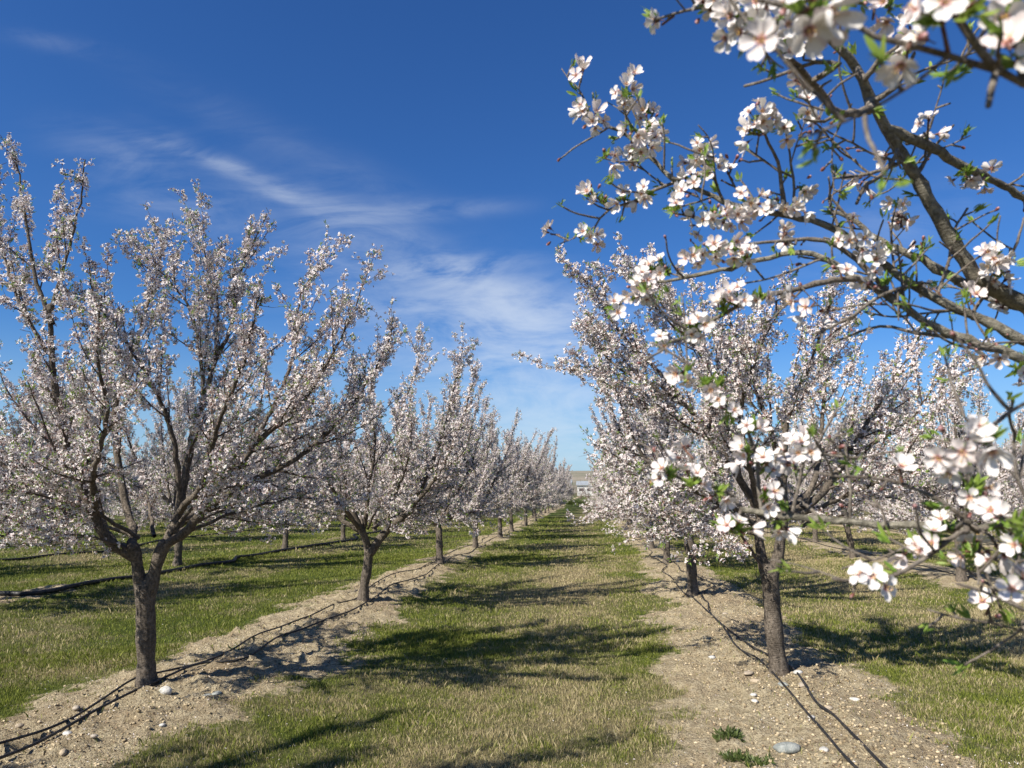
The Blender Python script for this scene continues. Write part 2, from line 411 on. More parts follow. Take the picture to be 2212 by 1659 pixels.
def turf_col(t, dry, r):
    green = t.mix(r, (.10, .13, .018), (.22, .24, .045)); straw = t.mix(r, (.28, .225, .115), (.52, .44, .26))
    return t.mix(dry, green, straw)
m, t, out = mat('orchard_floor'); M_ground = m
pos = t.add('ShaderNodeNewGeometry').outputs['Position']
n_big = t.noise(pos, 1.3, 5, .6); n_mid = t.noise(pos, 14, 5, .65); n_fine = t.noise(pos, 70, 4, .7); n_x = t.noise(pos, 220, 3, .7)
soil = t.mix(t.ramp(n_mid, .3, .7), (.40, .325, .20), (.60, .515, .345))
soil = t.mix(t.ramp(n_big, .4, .7, 0, .5), soil, (.27, .195, .125))
soil = t.mix(t.ramp(n_fine, .34, .56, .75, 0), soil, (.15, .105, .065))
soil = t.mix(t.ramp(n_x, .62, .72, 0, .6), soil, (.55, .48, .38))
dry = t.math('ADD', t.attr('dry'), t.math('MULTIPLY', t.math('SUBTRACT', n_mid, .5), .9), clamp=True)
turf = t.mix(t.math('MULTIPLY', dry, .9), t.mix(n_fine, (.035, .055, .010), (.095, .125, .024)), t.mix(n_fine, (.15, .115, .06), (.34, .275, .165)))
bm = t.math('ADD', t.attr('bare'), t.math('MULTIPLY', t.math('SUBTRACT', n_mid, .5), 1.0))
bm = t.ramp(bm, .3, .62)
c = t.mix(bm, turf, soil)
h = t.math('ADD', n_mid, t.math('ADD', t.math('MULTIPLY', n_fine, .5), t.math('MULTIPLY', n_x, .2)))
bs = bsdf(t, c, .95, .1, bump(t, h, 1.0, .06)); t.l.new(bs.outputs[0], out.inputs[0])
g_ob = link('ground', ga.mesh('ground', [M_ground])); tag(g_ob, kind='structure', label='sandy orchard floor with bare strips under the trees and turf lanes')
del ga

# ------------------------------------------------------------------ turf blades
rs = np.random.RandomState(3)
def blades(n, r0, r1, w, hmin, hmax, wg):
    d = r0 * (r1 / r0) ** rs.rand(n) if False else np.sqrt(r0 ** 2 + (r1 ** 2 - r0 ** 2) * rs.rand(n) ** 1.5)
    a = R(-46) + rs.rand(n) * R(84); x = d * np.sin(a); y = d * np.cos(a)
    b = bare_mask(x, y); keep = rs.rand(n) > np.clip((b - .12) * 1.7 + .8 * (vn(x, y, 9, 50) - .5), 0, .985)
    x, y, d = x[keep], y[keep], d[keep]; n = len(x); dr = dry_fn(x, y)
    clump = fbm(x, y, 3.2, 3, 60); hgt = (hmin + (hmax - hmin) * rs.rand(n) ** 1.6) * (.45 + 1.1 * clump) * np.where(rs.rand(n) < .04, 1.7, 1)
    z = ground_z(x, y) - .004
    az = rs.rand(n) * 6.283; ww = w * (1 + d * wg) * (.6 + .8 * rs.rand(n)); ln = hgt * (.05 + .65 * rs.rand(n) ** 1.5); la = rs.rand(n) * 6.283
    ex, ey = np.cos(az) * ww / 2, np.sin(az) * ww / 2
    V = np.empty((n, 4, 3)); V[:, 0] = np.stack([x - ex, y - ey, z], 1); V[:, 1] = np.stack([x + ex, y + ey, z], 1)
    mx_, my_ = x + np.cos(la) * ln * .35, y + np.sin(la) * ln * .35
    V[:, 2] = np.stack([mx_ + ex * .8, my_ + ey * .8, z + hgt * .6], 1)
    V[:, 3] = np.stack([x + np.cos(la) * ln, y + np.sin(la) * ln, z + hgt], 1)
    isdry = np.clip((dr - rs.rand(n)) * 3 + .5, 0, 1)
    return V, isdry, rs.rand(n)
ga = Acc()
for args in ((620000, 2.6, 9, .0019, .010, .042, .10), (360000, 8, 20, .0028, .015, .05, .16), (220000, 18, 48, .0045, .02, .06, .16)):
    V, isd, rr = blades(*args); n = len(V)
    ga.add(V.reshape(-1, 3), np.arange(n * 4).reshape(n, 4), dry=np.repeat(isd, 4), r=np.repeat(rr, 4))
M_grass = leafy('turf_blade', lambda t: turf_col(t, t.attr('dry'), t.attr('r')), .25, .7, .15)
tag(link('grass', ga.mesh('grass', [M_grass], smooth=False)), 'short green and straw coloured turf growing in the lanes between tree rows', 'grass', kind='stuff'); del ga, V

# ------------------------------------------------------------------ stones, pebbles, litter
def ico():
    import bmesh
    bm_ = bmesh.new(); bmesh.ops.create_icosphere(bm_, subdivisions=2, radius=1); V = np.array([v.co[:] for v in bm_.verts])
    F = np.array([[v.index for v in f_.verts] for f_ in bm_.faces]); bm_.free()
    bm_ = bmesh.new(); bmesh.ops.create_icosphere(bm_, subdivisions=3, radius=1); V3 = np.array([v.co[:] for v in bm_.verts])
    F3 = np.array([[v.index for v in f_.verts] for f_ in bm_.faces]); bm_.free()
    bm_ = bmesh.new(); bmesh.ops.create_icosphere(bm_, subdivisions=1, radius=1); V1 = np.array([v.co[:] for v in bm_.verts])
    F1 = np.array([[v.index for v in f_.verts] for f_ in bm_.faces]); bm_.free()
    return (V1, F1), (V, F), (V3, F3)
I1, I2, I3 = ico()
def stone_shape(V, seed, flat, rough):
    rs_ = np.random.RandomState(seed); a = rs_.rand(3) * 9
    n = sum(np.sin(V @ (rs_.randn(3) * k) + a[0] * k) / k for k in (1.5, 2.2, 3.4, 6.0))
    S = V * (1 + rough * n[:, None]); S = S * np.array([1, rs_.uniform(.6, .85), flat]); return S
m, t, out = mat('river_stone'); M_stone = m
po = t.add('ShaderNodeTexCoord').outputs['Object']; oi = t.add('ShaderNodeObjectInfo').outputs['Random']
n1 = t.noise(po, 18, 6, .65); n2 = t.noise(po, 120, 3, .6)
c = t.mix(t.ramp(n1, .35, .65), (.24, .21, .17), (.38, .33, .27)); c = t.mix(oi, c, t.mix(n1, (.30, .23, .15), (.44, .36, .25)))
c = t.mix(t.ramp(n2, .3, .45, .5, 0), c, (.18, .15, .12))
bs = bsdf(t, c, .8, .3, bump(t, t.math('ADD', n1, n2), .5, .01)); t.l.new(bs.outputs[0], out.inputs[0])
m, t, out = mat('pale_stone'); M_stone_w = m
po = t.add('ShaderNodeTexCoord').outputs['Object']; n1 = t.noise(po, 25, 6, .65); n2 = t.noise(po, 90, 4, .6)
c = t.mix(t.ramp(n1, .35, .6), (.33, .32, .29), (.54, .52, .48)); c = t.mix(t.ramp(n2, .3, .45, .5, 0), c, (.25, .24, .22))
bs = bsdf(t, c, .75, .3, bump(t, t.math('ADD', n1, n2), .5, .01)); t.l.new(bs.outputs[0], out.inputs[0])
m, t, out = mat('grey_stone'); M_stone_g = m
po = t.add('ShaderNodeTexCoord').outputs['Object']; n1 = t.noise(po, 20, 6, .65); n2 = t.noise(po, 90, 4, .6)
c = t.mix(t.ramp(n1, .35, .6), (.17, .185, .175), (.30, .31, .285)); c = t.mix(t.ramp(n2, .3, .45, .5, 0), c, (.15, .15, .14))
bs = bsdf(t, c, .75, .3, bump(t, t.math('ADD', n1, n2), .6, .012)); t.l.new(bs.outputs[0], out.inputs[0])
stones = [  # px, py, half width px, flatness, rough, material, label
    (357, 1490, 14, .78, .06, M_stone_w, 'white rounded stone beside the hoses at the foot of the nearest left tree'),
    (1700, 1612, 28, .42, .10, M_stone_g, 'large flat grey stone lying on the bare soil strip at the lower right'),
    (1633, 1470, 13, .42, .07, M_stone, 'flat tan stone on the soil just left of the nearest right tree base'),
    (1617, 1458, 14, .30, .08, M_stone, 'thin pale stone slab left of the right tree, furthest from its trunk'),
    (1714, 1447, 10, .55, .05, M_stone, 'smooth tan pebble right beside the nearest right trunk, uppermost of three'),
    (1724, 1457, 10, .50, .05, M_stone_w, 'oval pale pebble between two tan ones beside the nearest right trunk'),
    (1733, 1468, 12, .60, .08, M_stone, 'tan cobble beside the nearest right trunk, lowermost of three'),
    (1692, 1478, 11, .50, .08, M_stone_g, 'grey cobble between the two black hoses below the right tree'),
    (1752, 1548, 10, .40, .06, M_stone_w, 'pale flat stone between the hoses at mid height of the lower right strip'),
    (1847, 1510, 12, .38, .06, M_stone_w, 'white flat stone in tree shade right of the black hoses'),
    (1628, 1502, 8, .50, .05, M_stone_w, 'small pale pebble below the tan flat stone, upper of two'),
    (1630, 1513, 9, .45, .05, M_stone_w, 'small pale pebble below the tan flat stone, lower of two'),
    (1790, 1530, 9, .60, .10, M_stone, 'yellowish cobble touching the right hose below the right tree'),
    (1780, 1618, 15, .28, .08, M_stone_w, 'broken pale slab of stone right of the large flat grey stone'),
    (145, 1583, 14, .35, .06, M_stone_w, 'pale flat stone tucked against the hoses at the lower left'),
    (42, 1569, 9, .60, .08, M_stone, 'tan cobble near the left frame edge above the hoses'),
    (136, 1624, 12, .60, .10, M_stone, 'tan lumpy cobble below the hoses at the lower left'),
    (203, 1590, 8, .60, .08, M_stone, 'small tan cobble right of the pale flat stone at the lower left'),
    (351, 1555, 8, .45, .06, M_stone_w, 'small pale stone on soil below the white rounded stone'),
    (450, 1484, 11, .5, .08, M_stone_g, 'grey stone in shade right of the white rounded stone, upper of two'),
    (468, 1497, 11, .5, .08, M_stone_g, 'grey stone in shade right of the white rounded stone, lower of two'),
    (165, 1528, 9, .6, .08, M_stone, 'tan cobble on soil just above the left hoses'),
    (1538, 1415, 9, .5, .08, M_stone_w, 'pale stone in branch shade left of the nearest right tree'),
    (1566, 1325, 8, .4, .08, M_stone, 'flat stone on sunlit soil behind the nearest right tree')]
for i_, (px, py, hw, fl, ro, mt, lab) in enumerate(stones):
    g = GG(px, py + hw * fl * .5); d = (g - CAM) @ FWD; s_ = hw / FPX * d
    a = Acc(); V = stone_shape(I3[0], 100 + i_, fl, ro) * s_; c_, q_ = math.cos(i_ * 1.3), math.sin(i_ * 1.3)
    if i_ > 1: V = np.stack([V[:, 0] * c_ * 1 - V[:, 1] * q_, V[:, 0] * q_ + V[:, 1] * c_, V[:, 2]], 1)
    V = V * (1 + .03 * np.sin(V @ np.array([[5.], [7.], [9.]]) / s_)); a.add(V, I3[1]); o = link('stone', a.mesh('stone', [mt]), loc=(g[0], g[1], g[2] + s_ * fl * .22)); tag(o, lab, 'stone', 'stones lying on the bare strips')
rs = np.random.RandomState(11)
def strip_pts(n, ymin, ymax, xs, sd, pw=1.6):
    y = ymin + (ymax - ymin) * rs.rand(n) ** pw; k = rs.choice(xs, n); x = k + rs.randn(n) * sd
    z = ground_z(x, y); keep = bare_mask(x, y) > .45; return np.stack([x, y, z], 1)[keep]
pa = Acc()
p_ = strip_pts(26000, 2.8, 16, [-3.3, -3.3, 1.7, 1.7, 1.4], .55)
for k in range(6):
    S = stone_shape(I1[0], 40 + k, .6, .12); q = p_[k::6]
    scatter(pa, (S, [(I1[1], 0)], np.zeros(len(S))), q, np.tile([0, 0, 1.], (len(q), 1)) + rs.randn(len(q), 3) * .15, .003 + .015 * rs.rand(len(q)) ** 2.6, rs.rand(len(q)) * 6.28, rs.rand(len(q)))
m, t, out = mat('pebble'); c = t.mix(t.attr('r'), (.20, .15, .085), (.50, .41, .27)); bs = bsdf(t, c, .85, .25); t.l.new(bs.outputs[0], out.inputs[0]); M_peb = m
tag(link('pebbles', pa.mesh('pebbles', [M_peb])), 'small pebbles and soil crumbs scattered over the bare strips', 'pebbles', kind='stuff')
pa = Acc(); q = strip_pts(16000, 2.8, 18, [-3.0, -3.3, 1.7, 1.9], .6); n = len(q)
T4 = (np.array([(-.5, -.2, 0), (.5, -.25, .1), (.6, .2, .02), (-.4, .22, .12)]), [(np.array([(0, 1, 2, 3)]), 0)], np.zeros(4))
scatter(pa, T4, q + [0, 0, .004], np.tile([0, 0, 1.], (n, 1)) + rs.randn(n, 3) * .5, .006 + .018 * rs.rand(n) ** 2, rs.rand(n) * 6.28, rs.rand(n))
m, t, out = mat('leaf_litter'); c = t.mix(t.attr('r'), (.05, .035, .025), (.22, .15, .09)); bs = bsdf(t, c, .9, .1); t.l.new(bs.outputs[0], out.inputs[0])
tag(link('leaf_litter', pa.mesh('leaf_litter', [m])), 'brown crumbs of dead leaf and bark on the bare strips', 'leaf litter', kind='stuff')
pa = Acc(); a_ = rs.rand(18000) * 1.4 - .75; d_ = 3 + 20 * rs.rand(18000); x_, y_ = d_ * np.sin(a_), d_ * np.cos(a_)
kp = np.exp(-(rowdist(x_) / 1.3) ** 2) > rs.rand(18000); q = np.stack([x_, y_, ground_z(x_, y_) + .01], 1)[kp]; n = len(q)
scatter(pa, T4, q, np.tile([0, 0, 1.], (n, 1)) + rs.randn(n, 3) * .3, .007 + .005 * rs.rand(n), rs.rand(n) * 6.28, rs.rand(n))
pa.attrs['t'] = [np.ones(pa.n, np.float32)]
tag(link('fallen_petals', pa.mesh('fallen_petals', [M_petal])), 'white petals fallen on the ground below the trees', 'petals', kind='stuff')

# ------------------------------------------------------------------ hoses
m, t, out = mat('black_hose'); po = t.add('ShaderNodeNewGeometry').outputs['Position']
c = t.mix(t.ramp(t.noise(po, 9, 6, .7), .45, .75, 0, .55), (.012, .012, .013), (.10, .085, .065))
bs = bsdf(t, c, t.ramp(t.noise(po, 30, 3), .3, .7, .42, .75), .4); t.l.new(bs.outputs[0], out.inputs[0]); M_hose = m
def hose(pix, r, label, cat, tail=None, lift=.0, name='irrigation_hose', ends=None):
    pts = [GG(*p) for p in pix]
    if tail:
        for q_ in tail: pts.append(np.array([q_[0], q_[1], 0]))
    L = smooth_line(np.array(pts), .06)
    w = np.arange(len(L)) * .06
    L[:, 0] += .006 * np.sin(w * 1.3 + pix[0][1]) + .002 * np.sin(w * 5.3 + 1)
    L[:, 2] = ground_z(L[:, 0], L[:, 1]); 
    zz = np.max([np.roll(L[:, 2], k) for k in range(-4, 5)] + [ground_z(L[:, 0] + .02, L[:, 1]), ground_z(L[:, 0] - .02, L[:, 1])], axis=0); zz[:4] = zz[4]; zz[-4:] = zz[-5]
    L[:, 2] = np.convolve(np.pad(zz, 6, 'edge'), np.ones(13) / 13, 'valid') - .003 + r * .8 + lift + .003 * np.sin(w * 3.1)
    base = L[0].copy(); a = Acc(); tube(a, L - base, r, 10)
    o = link(name, a.mesh(name, [M_hose]), loc=tuple(base)); tag(o, label, cat, 'irrigation hoses'); return o
def row_tail(x, y0, y1, ph):
    return [(x + .10 * math.sin(y * .9 + ph) + .06 * math.sin(y * 2.3 + ph), y) for y in np.arange(y0, y1, 1.2)]
hose([(-330, 1775), (-150, 1690), (0, 1619), (144, 1554), (288, 1477), (345, 1461), (431, 1439), (508, 1405), (575, 1372), (671, 1334), (767, 1296)], .0085, 'upper of the two thin black drip hoses passing the nearest left trunk', 'hose', row_tail(-3.42, 12, 80, 0))
hose([(-330, 1810), (-150, 1725), (0, 1650), (96, 1602), (192, 1549), (288, 1501), (345, 1473), (431, 1444), (527, 1422), (599, 1386), (671, 1348), (767, 1312)], .0095, 'lower of the two thin black drip hoses passing the nearest left trunk', 'hose', row_tail(-3.1, 11.8, 78, 2))
hose([(2100, 1850), (1960, 1770), (1847, 1659), (1781, 1589), (1734, 1532), (1696, 1485), (1667, 1455), (1634, 1430), (1592, 1404), (1559, 1357), (1530, 1324), (1497, 1297), (1474, 1283), (1450, 1253), (1431, 1234)], .0085, 'thin dark hose passing left of the nearest right trunk to the bottom edge', 'hose', row_tail(1.55, 16, 80, 1))
hose([(2190, 1850), (2030, 1760), (1908, 1659), (1852, 1603), (1804, 1555), (1757, 1508), (1714, 1455), (1653, 1419), (1611, 1393), (1573, 1364), (1535, 1328), (1530, 1305), (1516, 1290)], .0085, 'thin dark hose passing right of the nearest right trunk to the bottom edge', 'hose', row_tail(1.85, 12.4, 78, 3))
hose([(-200, 1300), (0, 1290), (60, 1287), (130, 1278), (230, 1256), (290, 1250), (345, 1241), (431, 1224), (500, 1216), (512, 1206), (545, 1203), (615, 1190), (700, 1177), (767, 1166)], .036, 'thick black pipe crossing behind the nearest left trunk along the second left row', 'pipe', row_tail(-8.2, 26, 80, 1), name='irrigation_pipe')
hose([(-200, 1218), (0, 1214), (120, 1201), (240, 1192)], .026, 'thinner black pipe on the ground along the third left row', 'pipe', row_tail(-13.4, 22, 80, 2), name='irrigation_pipe')
for kx, lab in ((6.75, 'dark hose along the bare strip of the second right row'), (11.8, 'dark hose along the bare strip of the third right row')):
    g0 = [(kx + .1 * math.sin(y_ * .8), y_) for y_ in np.arange(4, 80, 1.5)]
    pts = np.array([(x_, y_, 0) for x_, y_ in g0]); L = smooth_line(pts, .12); L[:, 2] = ground_z(L[:, 0], L[:, 1]) + .012
    a = Acc(); tube(a, L - L[0], .010, 8); tag(link('irrigation_hose', a.mesh('hose', [M_hose]), loc=tuple(L[0])), lab, 'hose', 'irrigation hoses')

# ------------------------------------------------------------------ almond trees
def unit(v): v = np.asarray(v, float); return v / (np.linalg.norm(v) + 1e-9)
def sweep(p0, d0, L, up, wob, rs_, step, out=None):
    """points of a shoot starting at p0 heading d0, drawn to `up` bias"""
    n = max(2, int(L / step)); pts = [np.array(p0, float)]; d = unit(d0)
    for k in range(n):
        d = unit(d + np.array([0, 0, up]) * step + rs_.randn(3) * wob * math.sqrt(step)); pts.append(pts[-1] + d * (L / n))
    return np.array(pts)
class Tree:
    def __init__(s, seed, dens=1.0):
        s.rs = np.random.RandomState(seed); s.trunk = Acc(); s.br = Acc(); s.bl = Acc(); s.lf = Acc(); s.dens = dens
        s.fp = []; s.fn = []; s.fs = []; s.twigs = []; s.cull = None
    def tube(s, acc, pts, rad, n): tube(acc, pts, rad, n)
    def stem(s, pts, r0, r1, n=12, root=True):
        L = smooth_line(pts, .05); k = np.linspace(0, 1, len(L)); rad = r0 + (r1 - r0) * k
        if root: rad = rad * (1 + .5 * np.exp(-np.linspace(0, 1, len(L)) * 11))
        rad = rad * (1 + .05 * np.sin(np.arange(len(L)) * .9) + .04 * s.rs.randn(len(L)))
        tube(s.trunk, L, rad, n); return L
    def bloom(s, L, t0, t1, per_m, spread=.030, r=0):
        seg = np.linalg.norm(np.diff(L, axis=0), axis=1); tot_ = seg.sum(); n = s.rs.poisson(max(0, tot_ * (t1 - t0)) * per_m * s.dens)
        if n == 0: return
        u = (t0 + (t1 - t0) * s.rs.rand(n)) * (len(L) - 1); i_ = np.minimum(u.astype(int), len(L) - 2); f_ = (u - i_)[:, None]
        p = L[i_] * (1 - f_) + L[i_ + 1] * f_; tg = L[i_ + 1] - L[i_]; tg /= np.linalg.norm(tg, axis=1)[:, None] + 1e-9
        w = s.rs.randn(n, 3); w -= tg * (w * tg).sum(1)[:, None]; w /= np.linalg.norm(w, axis=1)[:, None] + 1e-9
        m_ = s.rs.randint(2, 5, n); idx = np.repeat(np.arange(n), m_); k = len(idx)       # bouquets of 2-4
        c = p + w * (spread * (.5 + .7 * s.rs.rand(n)))[:, None]
        q = c[idx] + s.rs.randn(k, 3) * .015; nn = w[idx] + tg[idx] * s.rs.uniform(-.3, .6, (k, 1)) + s.rs.randn(k, 3) * .5
        s.fp.append(q); s.fn.append(nn)
    def twig(s, p0, d0, L, r0, up, level, flower):
        """a shoot and its side shoots"""
        rs_ = s.rs; pts = sweep(p0, d0, L, up, .5 if level > 1 else .17, rs_, .07 if level < 3 else .06)
        if s.cull is not None and s.cull(pts): return
        rad = r0 * (1 - .78 * np.linspace(0, 1, len(pts)))
        tube(s.br, pts, rad, 6 if r0 > .01 else 4 if r0 > .004 else 3)
        T = np.gradient(pts, axis=0); T /= np.linalg.norm(T, axis=1)[:, None]
        if level == 1:
            hz = min(1, max(.5, (pts[-1][2] - .8) / 1.3)); flower = flower * (.35 + .65 * hz)
            s.bloom(pts, .12, 1, 32 * flower, .022)
            n = int(L / .095)
            for k in range(n):
                t_ = (.15 + .85 * (k + rs_.rand()) / n); i_ = min(int(t_ * (len(pts) - 1)), len(pts) - 1)
                w = rs_.randn(3); w -= T[i_] * (w @ T[i_]); w = unit(w); an = R(rs_.uniform(28, 55))
                s.twig(pts[i_], T[i_] * math.cos(an) + w * math.sin(an), rs_.uniform(.05, .26) * (1.15 - .7 * t_), max(.0022, rad[i_] * .55), up * .8 + .3, 2, flower)
        elif level == 2:
            s.bloom(pts, .05, 1, 28 * flower, .020)
            for k in range(rs_.poisson(L / .10)):
                i_ = rs_.randint(0, len(pts)); w = rs_.randn(3); w -= T[i_] * (w @ T[i_]); w = unit(w)
                s.twig(pts[i_], T[i_] * .6 + w, rs_.uniform(.03, .11), .0024, .2, 3, flower * .8)
        else: s.bloom(pts, .1, 1, 40 * flower)
        s.twigs.append((pts[-1], T[-1]))
    def whip(s, p0, d0, L, r0, flower):
        pts = sweep(p0, d0, L, .8, .10, s.rs, .07)
        if s.cull is not None and s.cull(pts): return
        tube(s.br, pts, r0 * (1 - .75 * np.linspace(0, 1, len(pts))), 4)
        b0 = s.rs.uniform(0, .35); s.bloom(pts, b0, 1, 52 * flower, .028)
        T = np.gradient(pts, axis=0); T /= np.linalg.norm(T, axis=1)[:, None]
        for k in range(int(L / .045)):
            i_ = s.rs.randint(0, len(pts)); w = s.rs.randn(3); w -= T[i_] * (w @ T[i_]); w = unit(w) + T[i_] * .7
            S = sweep(pts[i_], w, s.rs.uniform(.02, .07), .3, .4, s.rs, .03); tube(s.br, S, .0022, 3)
        s.twigs.append((pts[-1], T[-1]))
    def limb(s, pts, r0, r1, t_from=.22, whips=3, flower=1.0, side=1.0, droop=0.0, up=.9):
        rs_ = s.rs; L = smooth_line(pts, .06); k = np.linspace(0, 1, len(L)); rad = r1 + (r0 - r1) * (1 - k) ** 1.15
        L[1:-1] += rs_.randn(len(L) - 2, 3) * .004
        tube(s.br if r0 < .018 else s.trunk, L, rad * (1 + .05 * rs_.randn(len(L))), 9 if r0 > .03 else 7)
        T = np.gradient(L, axis=0); T /= np.linalg.norm(T, axis=1)[:, None]
        tot_ = np.linalg.norm(np.diff(L, axis=0), axis=1).sum()
        s.bloom(L, .60, 1, 55 * flower, .035)
        s.bloom(L, .3, .6, 14 * flower, .03)
        n = int(tot_ * 8.2 * side); ang = rs_.rand() * 6.28
        for q in range(n):
            t_ = t_from + (1 - t_from) * (q + rs_.rand()) / n; i_ = min(int(t_ * (len(L) - 1)), len(L) - 1); ang += 2.4 + rs_.uniform(-.5, .5)
            a = unit(np.cross(T[i_], [0, 0, 1.0]) + 1e-4); b = np.cross(T[i_], a); w = a * math.cos(ang) + b * math.sin(ang)
            outw = L[i_].copy(); outw[2] = 0; outw = unit(outw) if np.linalg.norm(outw) > .2 else w
            w = unit(w + outw * .5); an = R(rs_.uniform(30, 64) * (1.08 - .5 * t_)); d = T[i_] * math.cos(an) + w * math.sin(an)
            low = max(0, .45 - t_) * droop; d = unit(d + np.array([0, 0, -.9 * low]))
            ln = rs_.uniform(.25, 1.15) * min(1.0, 1.55 - 1.25 * t_)
            if t_ > .5 and rs_.rand() < .72:
                if rs_.rand() < .8: s.whip(L[i_], unit(d + [0, 0, .35]), rs_.uniform(.15, .58) * (1.5 - .95 * t_), max(.003, min(.007, rad[i_] * .5)), flower)
                continue
            s.twig(L[i_], d, ln, max(.004, min(.012, rad[i_] * .45)), up * (.55 if low > .1 else 1.0), 1, flower)
        for q in range(whips):
            i_ = int(len(L) * rs_.uniform(.45, .88)); s.whip(L[i_], unit(T[i_] * .6 + rs_.randn(3) * .25 + [0, 0, .6]), rs_.uniform(.25, .55), .006, flower * 1.1)
        return L
    def finish(s, scale=1.0, fsize=.019, leaf=.5, big=False):
        rs_ = s.rs
        if s.fp:
            P_ = np.concatenate(s.fp); N_ = np.concatenate(s.fn)
            if s.cull is not None:
                kp = ~in_frame(P_ + s.org, 1.05); P_, N_ = P_[kp], N_[kp]
            n = len(P_); kind = rs_.rand(n); r_ = rs_.rand(n)
            for k, (lo, hi) in enumerate(((0, .30), (.30, .60), (.60, .77))):
                m_ = (kind >= lo) & (kind < hi); q = m_.sum()
                scatter(s.bl, FS[k], P_[m_], N_[m_], fsize * rs_.uniform(.75, 1.15, q), rs_.rand(q) * 6.28, r_[m_])
            m_ = kind >= .77; q = m_.sum(); scatter(s.bl, BS, P_[m_], N_[m_], .0095 * rs_.uniform(.7, 1.4, q), rs_.rand(q) * 6.28, r_[m_])
            m_ = rs_.rand(n) < .16 * leaf; Q = np.repeat(P_[m_], 3, 0) + rs_.randn(m_.sum() * 3, 3) * .006; q = len(Q)
            scatter(s.lf, LS, Q, np.repeat(N_[m_], 3, 0) + rs_.randn(q, 3) * .8 + [0, 0, .4], rs_.uniform(.014, .03, q), rs_.rand(q) * 6.28, rs_.rand(q))
        tw = [(p, d) for p, d in s.twigs if rs_.rand() < .55]
        if tw:
            Pt = np.array([p for p, _ in tw]); Dt = np.array([d for _, d in tw]); Q = np.repeat(Pt, 6, 0) + rs_.randn(len(Pt) * 6, 3) * .006
            Q -= np.repeat(Dt, 6, 0) * rs_.uniform(0, .05, (len(Q), 1))
            if s.cull is not None: kp = ~in_frame(Q + s.org, 1.05); D2 = np.repeat(Dt, 6, 0)[kp]; Q = Q[kp]
            else: D2 = np.repeat(Dt, 6, 0)
            scatter(s.lf, LS, Q, D2 + rs_.randn(len(Q), 3) * .45, rs_.uniform(.018, .038, len(Q)), rs_.rand(len(Q)) * 6.28, rs_.rand(len(Q)))
        return s
    def meshes(s):
        return [('trunk', s.trunk.mesh('trunk', [M_bark])), ('branches', s.br.mesh('branches', [M_twig])), ('blossoms', s.bl.mesh('blossoms', BL_MATS, False)), ('leaves', s.lf.mesh('leaves', BL_MATS, False))]
def place(meshes, loc, label, group, rz=0, sc=1.0, name='almond_tree'):
    e = empty(name, loc); e.rotation_euler = (0, 0, rz); e.scale = (sc, sc, sc); tag(e, label, 'tree', group)
    for nm, me in meshes:
        if len(me.vertices): link(nm, me, e)
    return e
GRP = 'almond trees in bloom planted in rows'

def px_limb(base, d0, pix, d1):
    """survey points of a limb, its depth running from d0 to d1"""
    n = len(pix); k = np.linspace(0, 1, n); return np.array([P(x, y, d0 + (d1 - d0) * k[i_]) - base for i_, (x, y) in enumerate(pix)])

# nearest left tree
b = GG(318, 1480); D0 = (b - CAM) @ FWD; T_ = Tree(21, 1.12)
def pl(pix, o0, o1, D=None, B=None): return px_limb(b if B is None else B, (D0 if D is None else D) + o0, pix, (D0 if D is None else D) + o1)
T_.stem(pl([(318, 1492), (316, 1440), (315, 1343), (314, 1290), (314, 1262)], 0, 0), .068, .074)
T_.stem(pl([(308, 1290), (299, 1238), (293, 1199), (285, 1180)], 0, -.05), .050, .047, root=False)
T_.stem(pl([(320, 1290), (333, 1238), (345, 1199), (357, 1172)], 0, 0), .054, .048, root=False)
T_.limb(pl([(292, 1205), (249, 1180), (216, 1142), (192, 1084), (163, 1027), (139, 936), (124, 861), (115, 788), (106, 660)], -.03, -.5), .043, .018, .3, 2, droop=1)
T_.limb(pl([(108, 670), (128, 613), (139, 569), (160, 492), (179, 405), (184, 345)], -.5, -.6), .018, .004, .1, 1, 1.1, .45)
T_.limb(pl([(114, 700), (80, 613), (62, 514), (47, 416), (36, 350), (18, 297)], -.5, -.4), .018, .004, .1, 1, 1.1, .45)
T_.limb(pl([(118, 780), (60, 690), (20, 590), (-10, 480), (-30, 400)], -.45, -.2), .018, .005, .1, 2, 1.0, .8)
T_.limb(pl([(285, 1180), (287, 1151), (273, 1094), (249, 950), (254, 864), (300, 720), (345, 560), (342, 490)], -.05, .9), .036, .004, .25, 4)
T_.limb(pl([(357, 1172), (388, 1104), (398, 1046), (417, 936), (441, 864), (463, 788), (500, 704), (515, 600), (575, 468)], 0, .5), .038, .004, .22, 5)
T_.limb(pl([(352, 1180), (398, 1151), (431, 1113), (460, 1065), (479, 1036), (527, 989), (575, 936), (637, 888), (705, 790), (755, 690), (790, 600)], 0, -.3), .041, .004, .25, 4, droop=.8)
T_.limb(pl([(240, 1172), (180, 1100), (105, 1056), (40, 1020), (-60, 960), (-140, 840)], -.03, -.1), .036, .006, .2, 3, droop=1.2)
T_.limb(pl([(392, 1090), (375, 950), (343, 861), (303, 788), (255, 715), (204, 645), (192, 560)], .05, -.5), .026, .005, .3, 2, 1.1)
T_.limb(pl([(441, 864), (430, 760), (400, 650), (300, 540), (280, 500)], .2, .2), .018, .004, .1, 2, 1.1)
T_.limb(pl([(463, 788), (470, 660), (445, 560), (425, 480)], .3, .5), .016, .004, .1, 2, 1.1)
T_.limb(pl([(527, 989), (600, 860), (640, 740), (650, 640), (705, 545)], -.1, .4), .022, .004, .15, 3, 1.1)
T_.limb(pl([(431, 1113), (520, 1050), (640, 990), (740, 900), (830, 760), (850, 680)], 0, .7), .030, .004, .2, 3, droop=1)
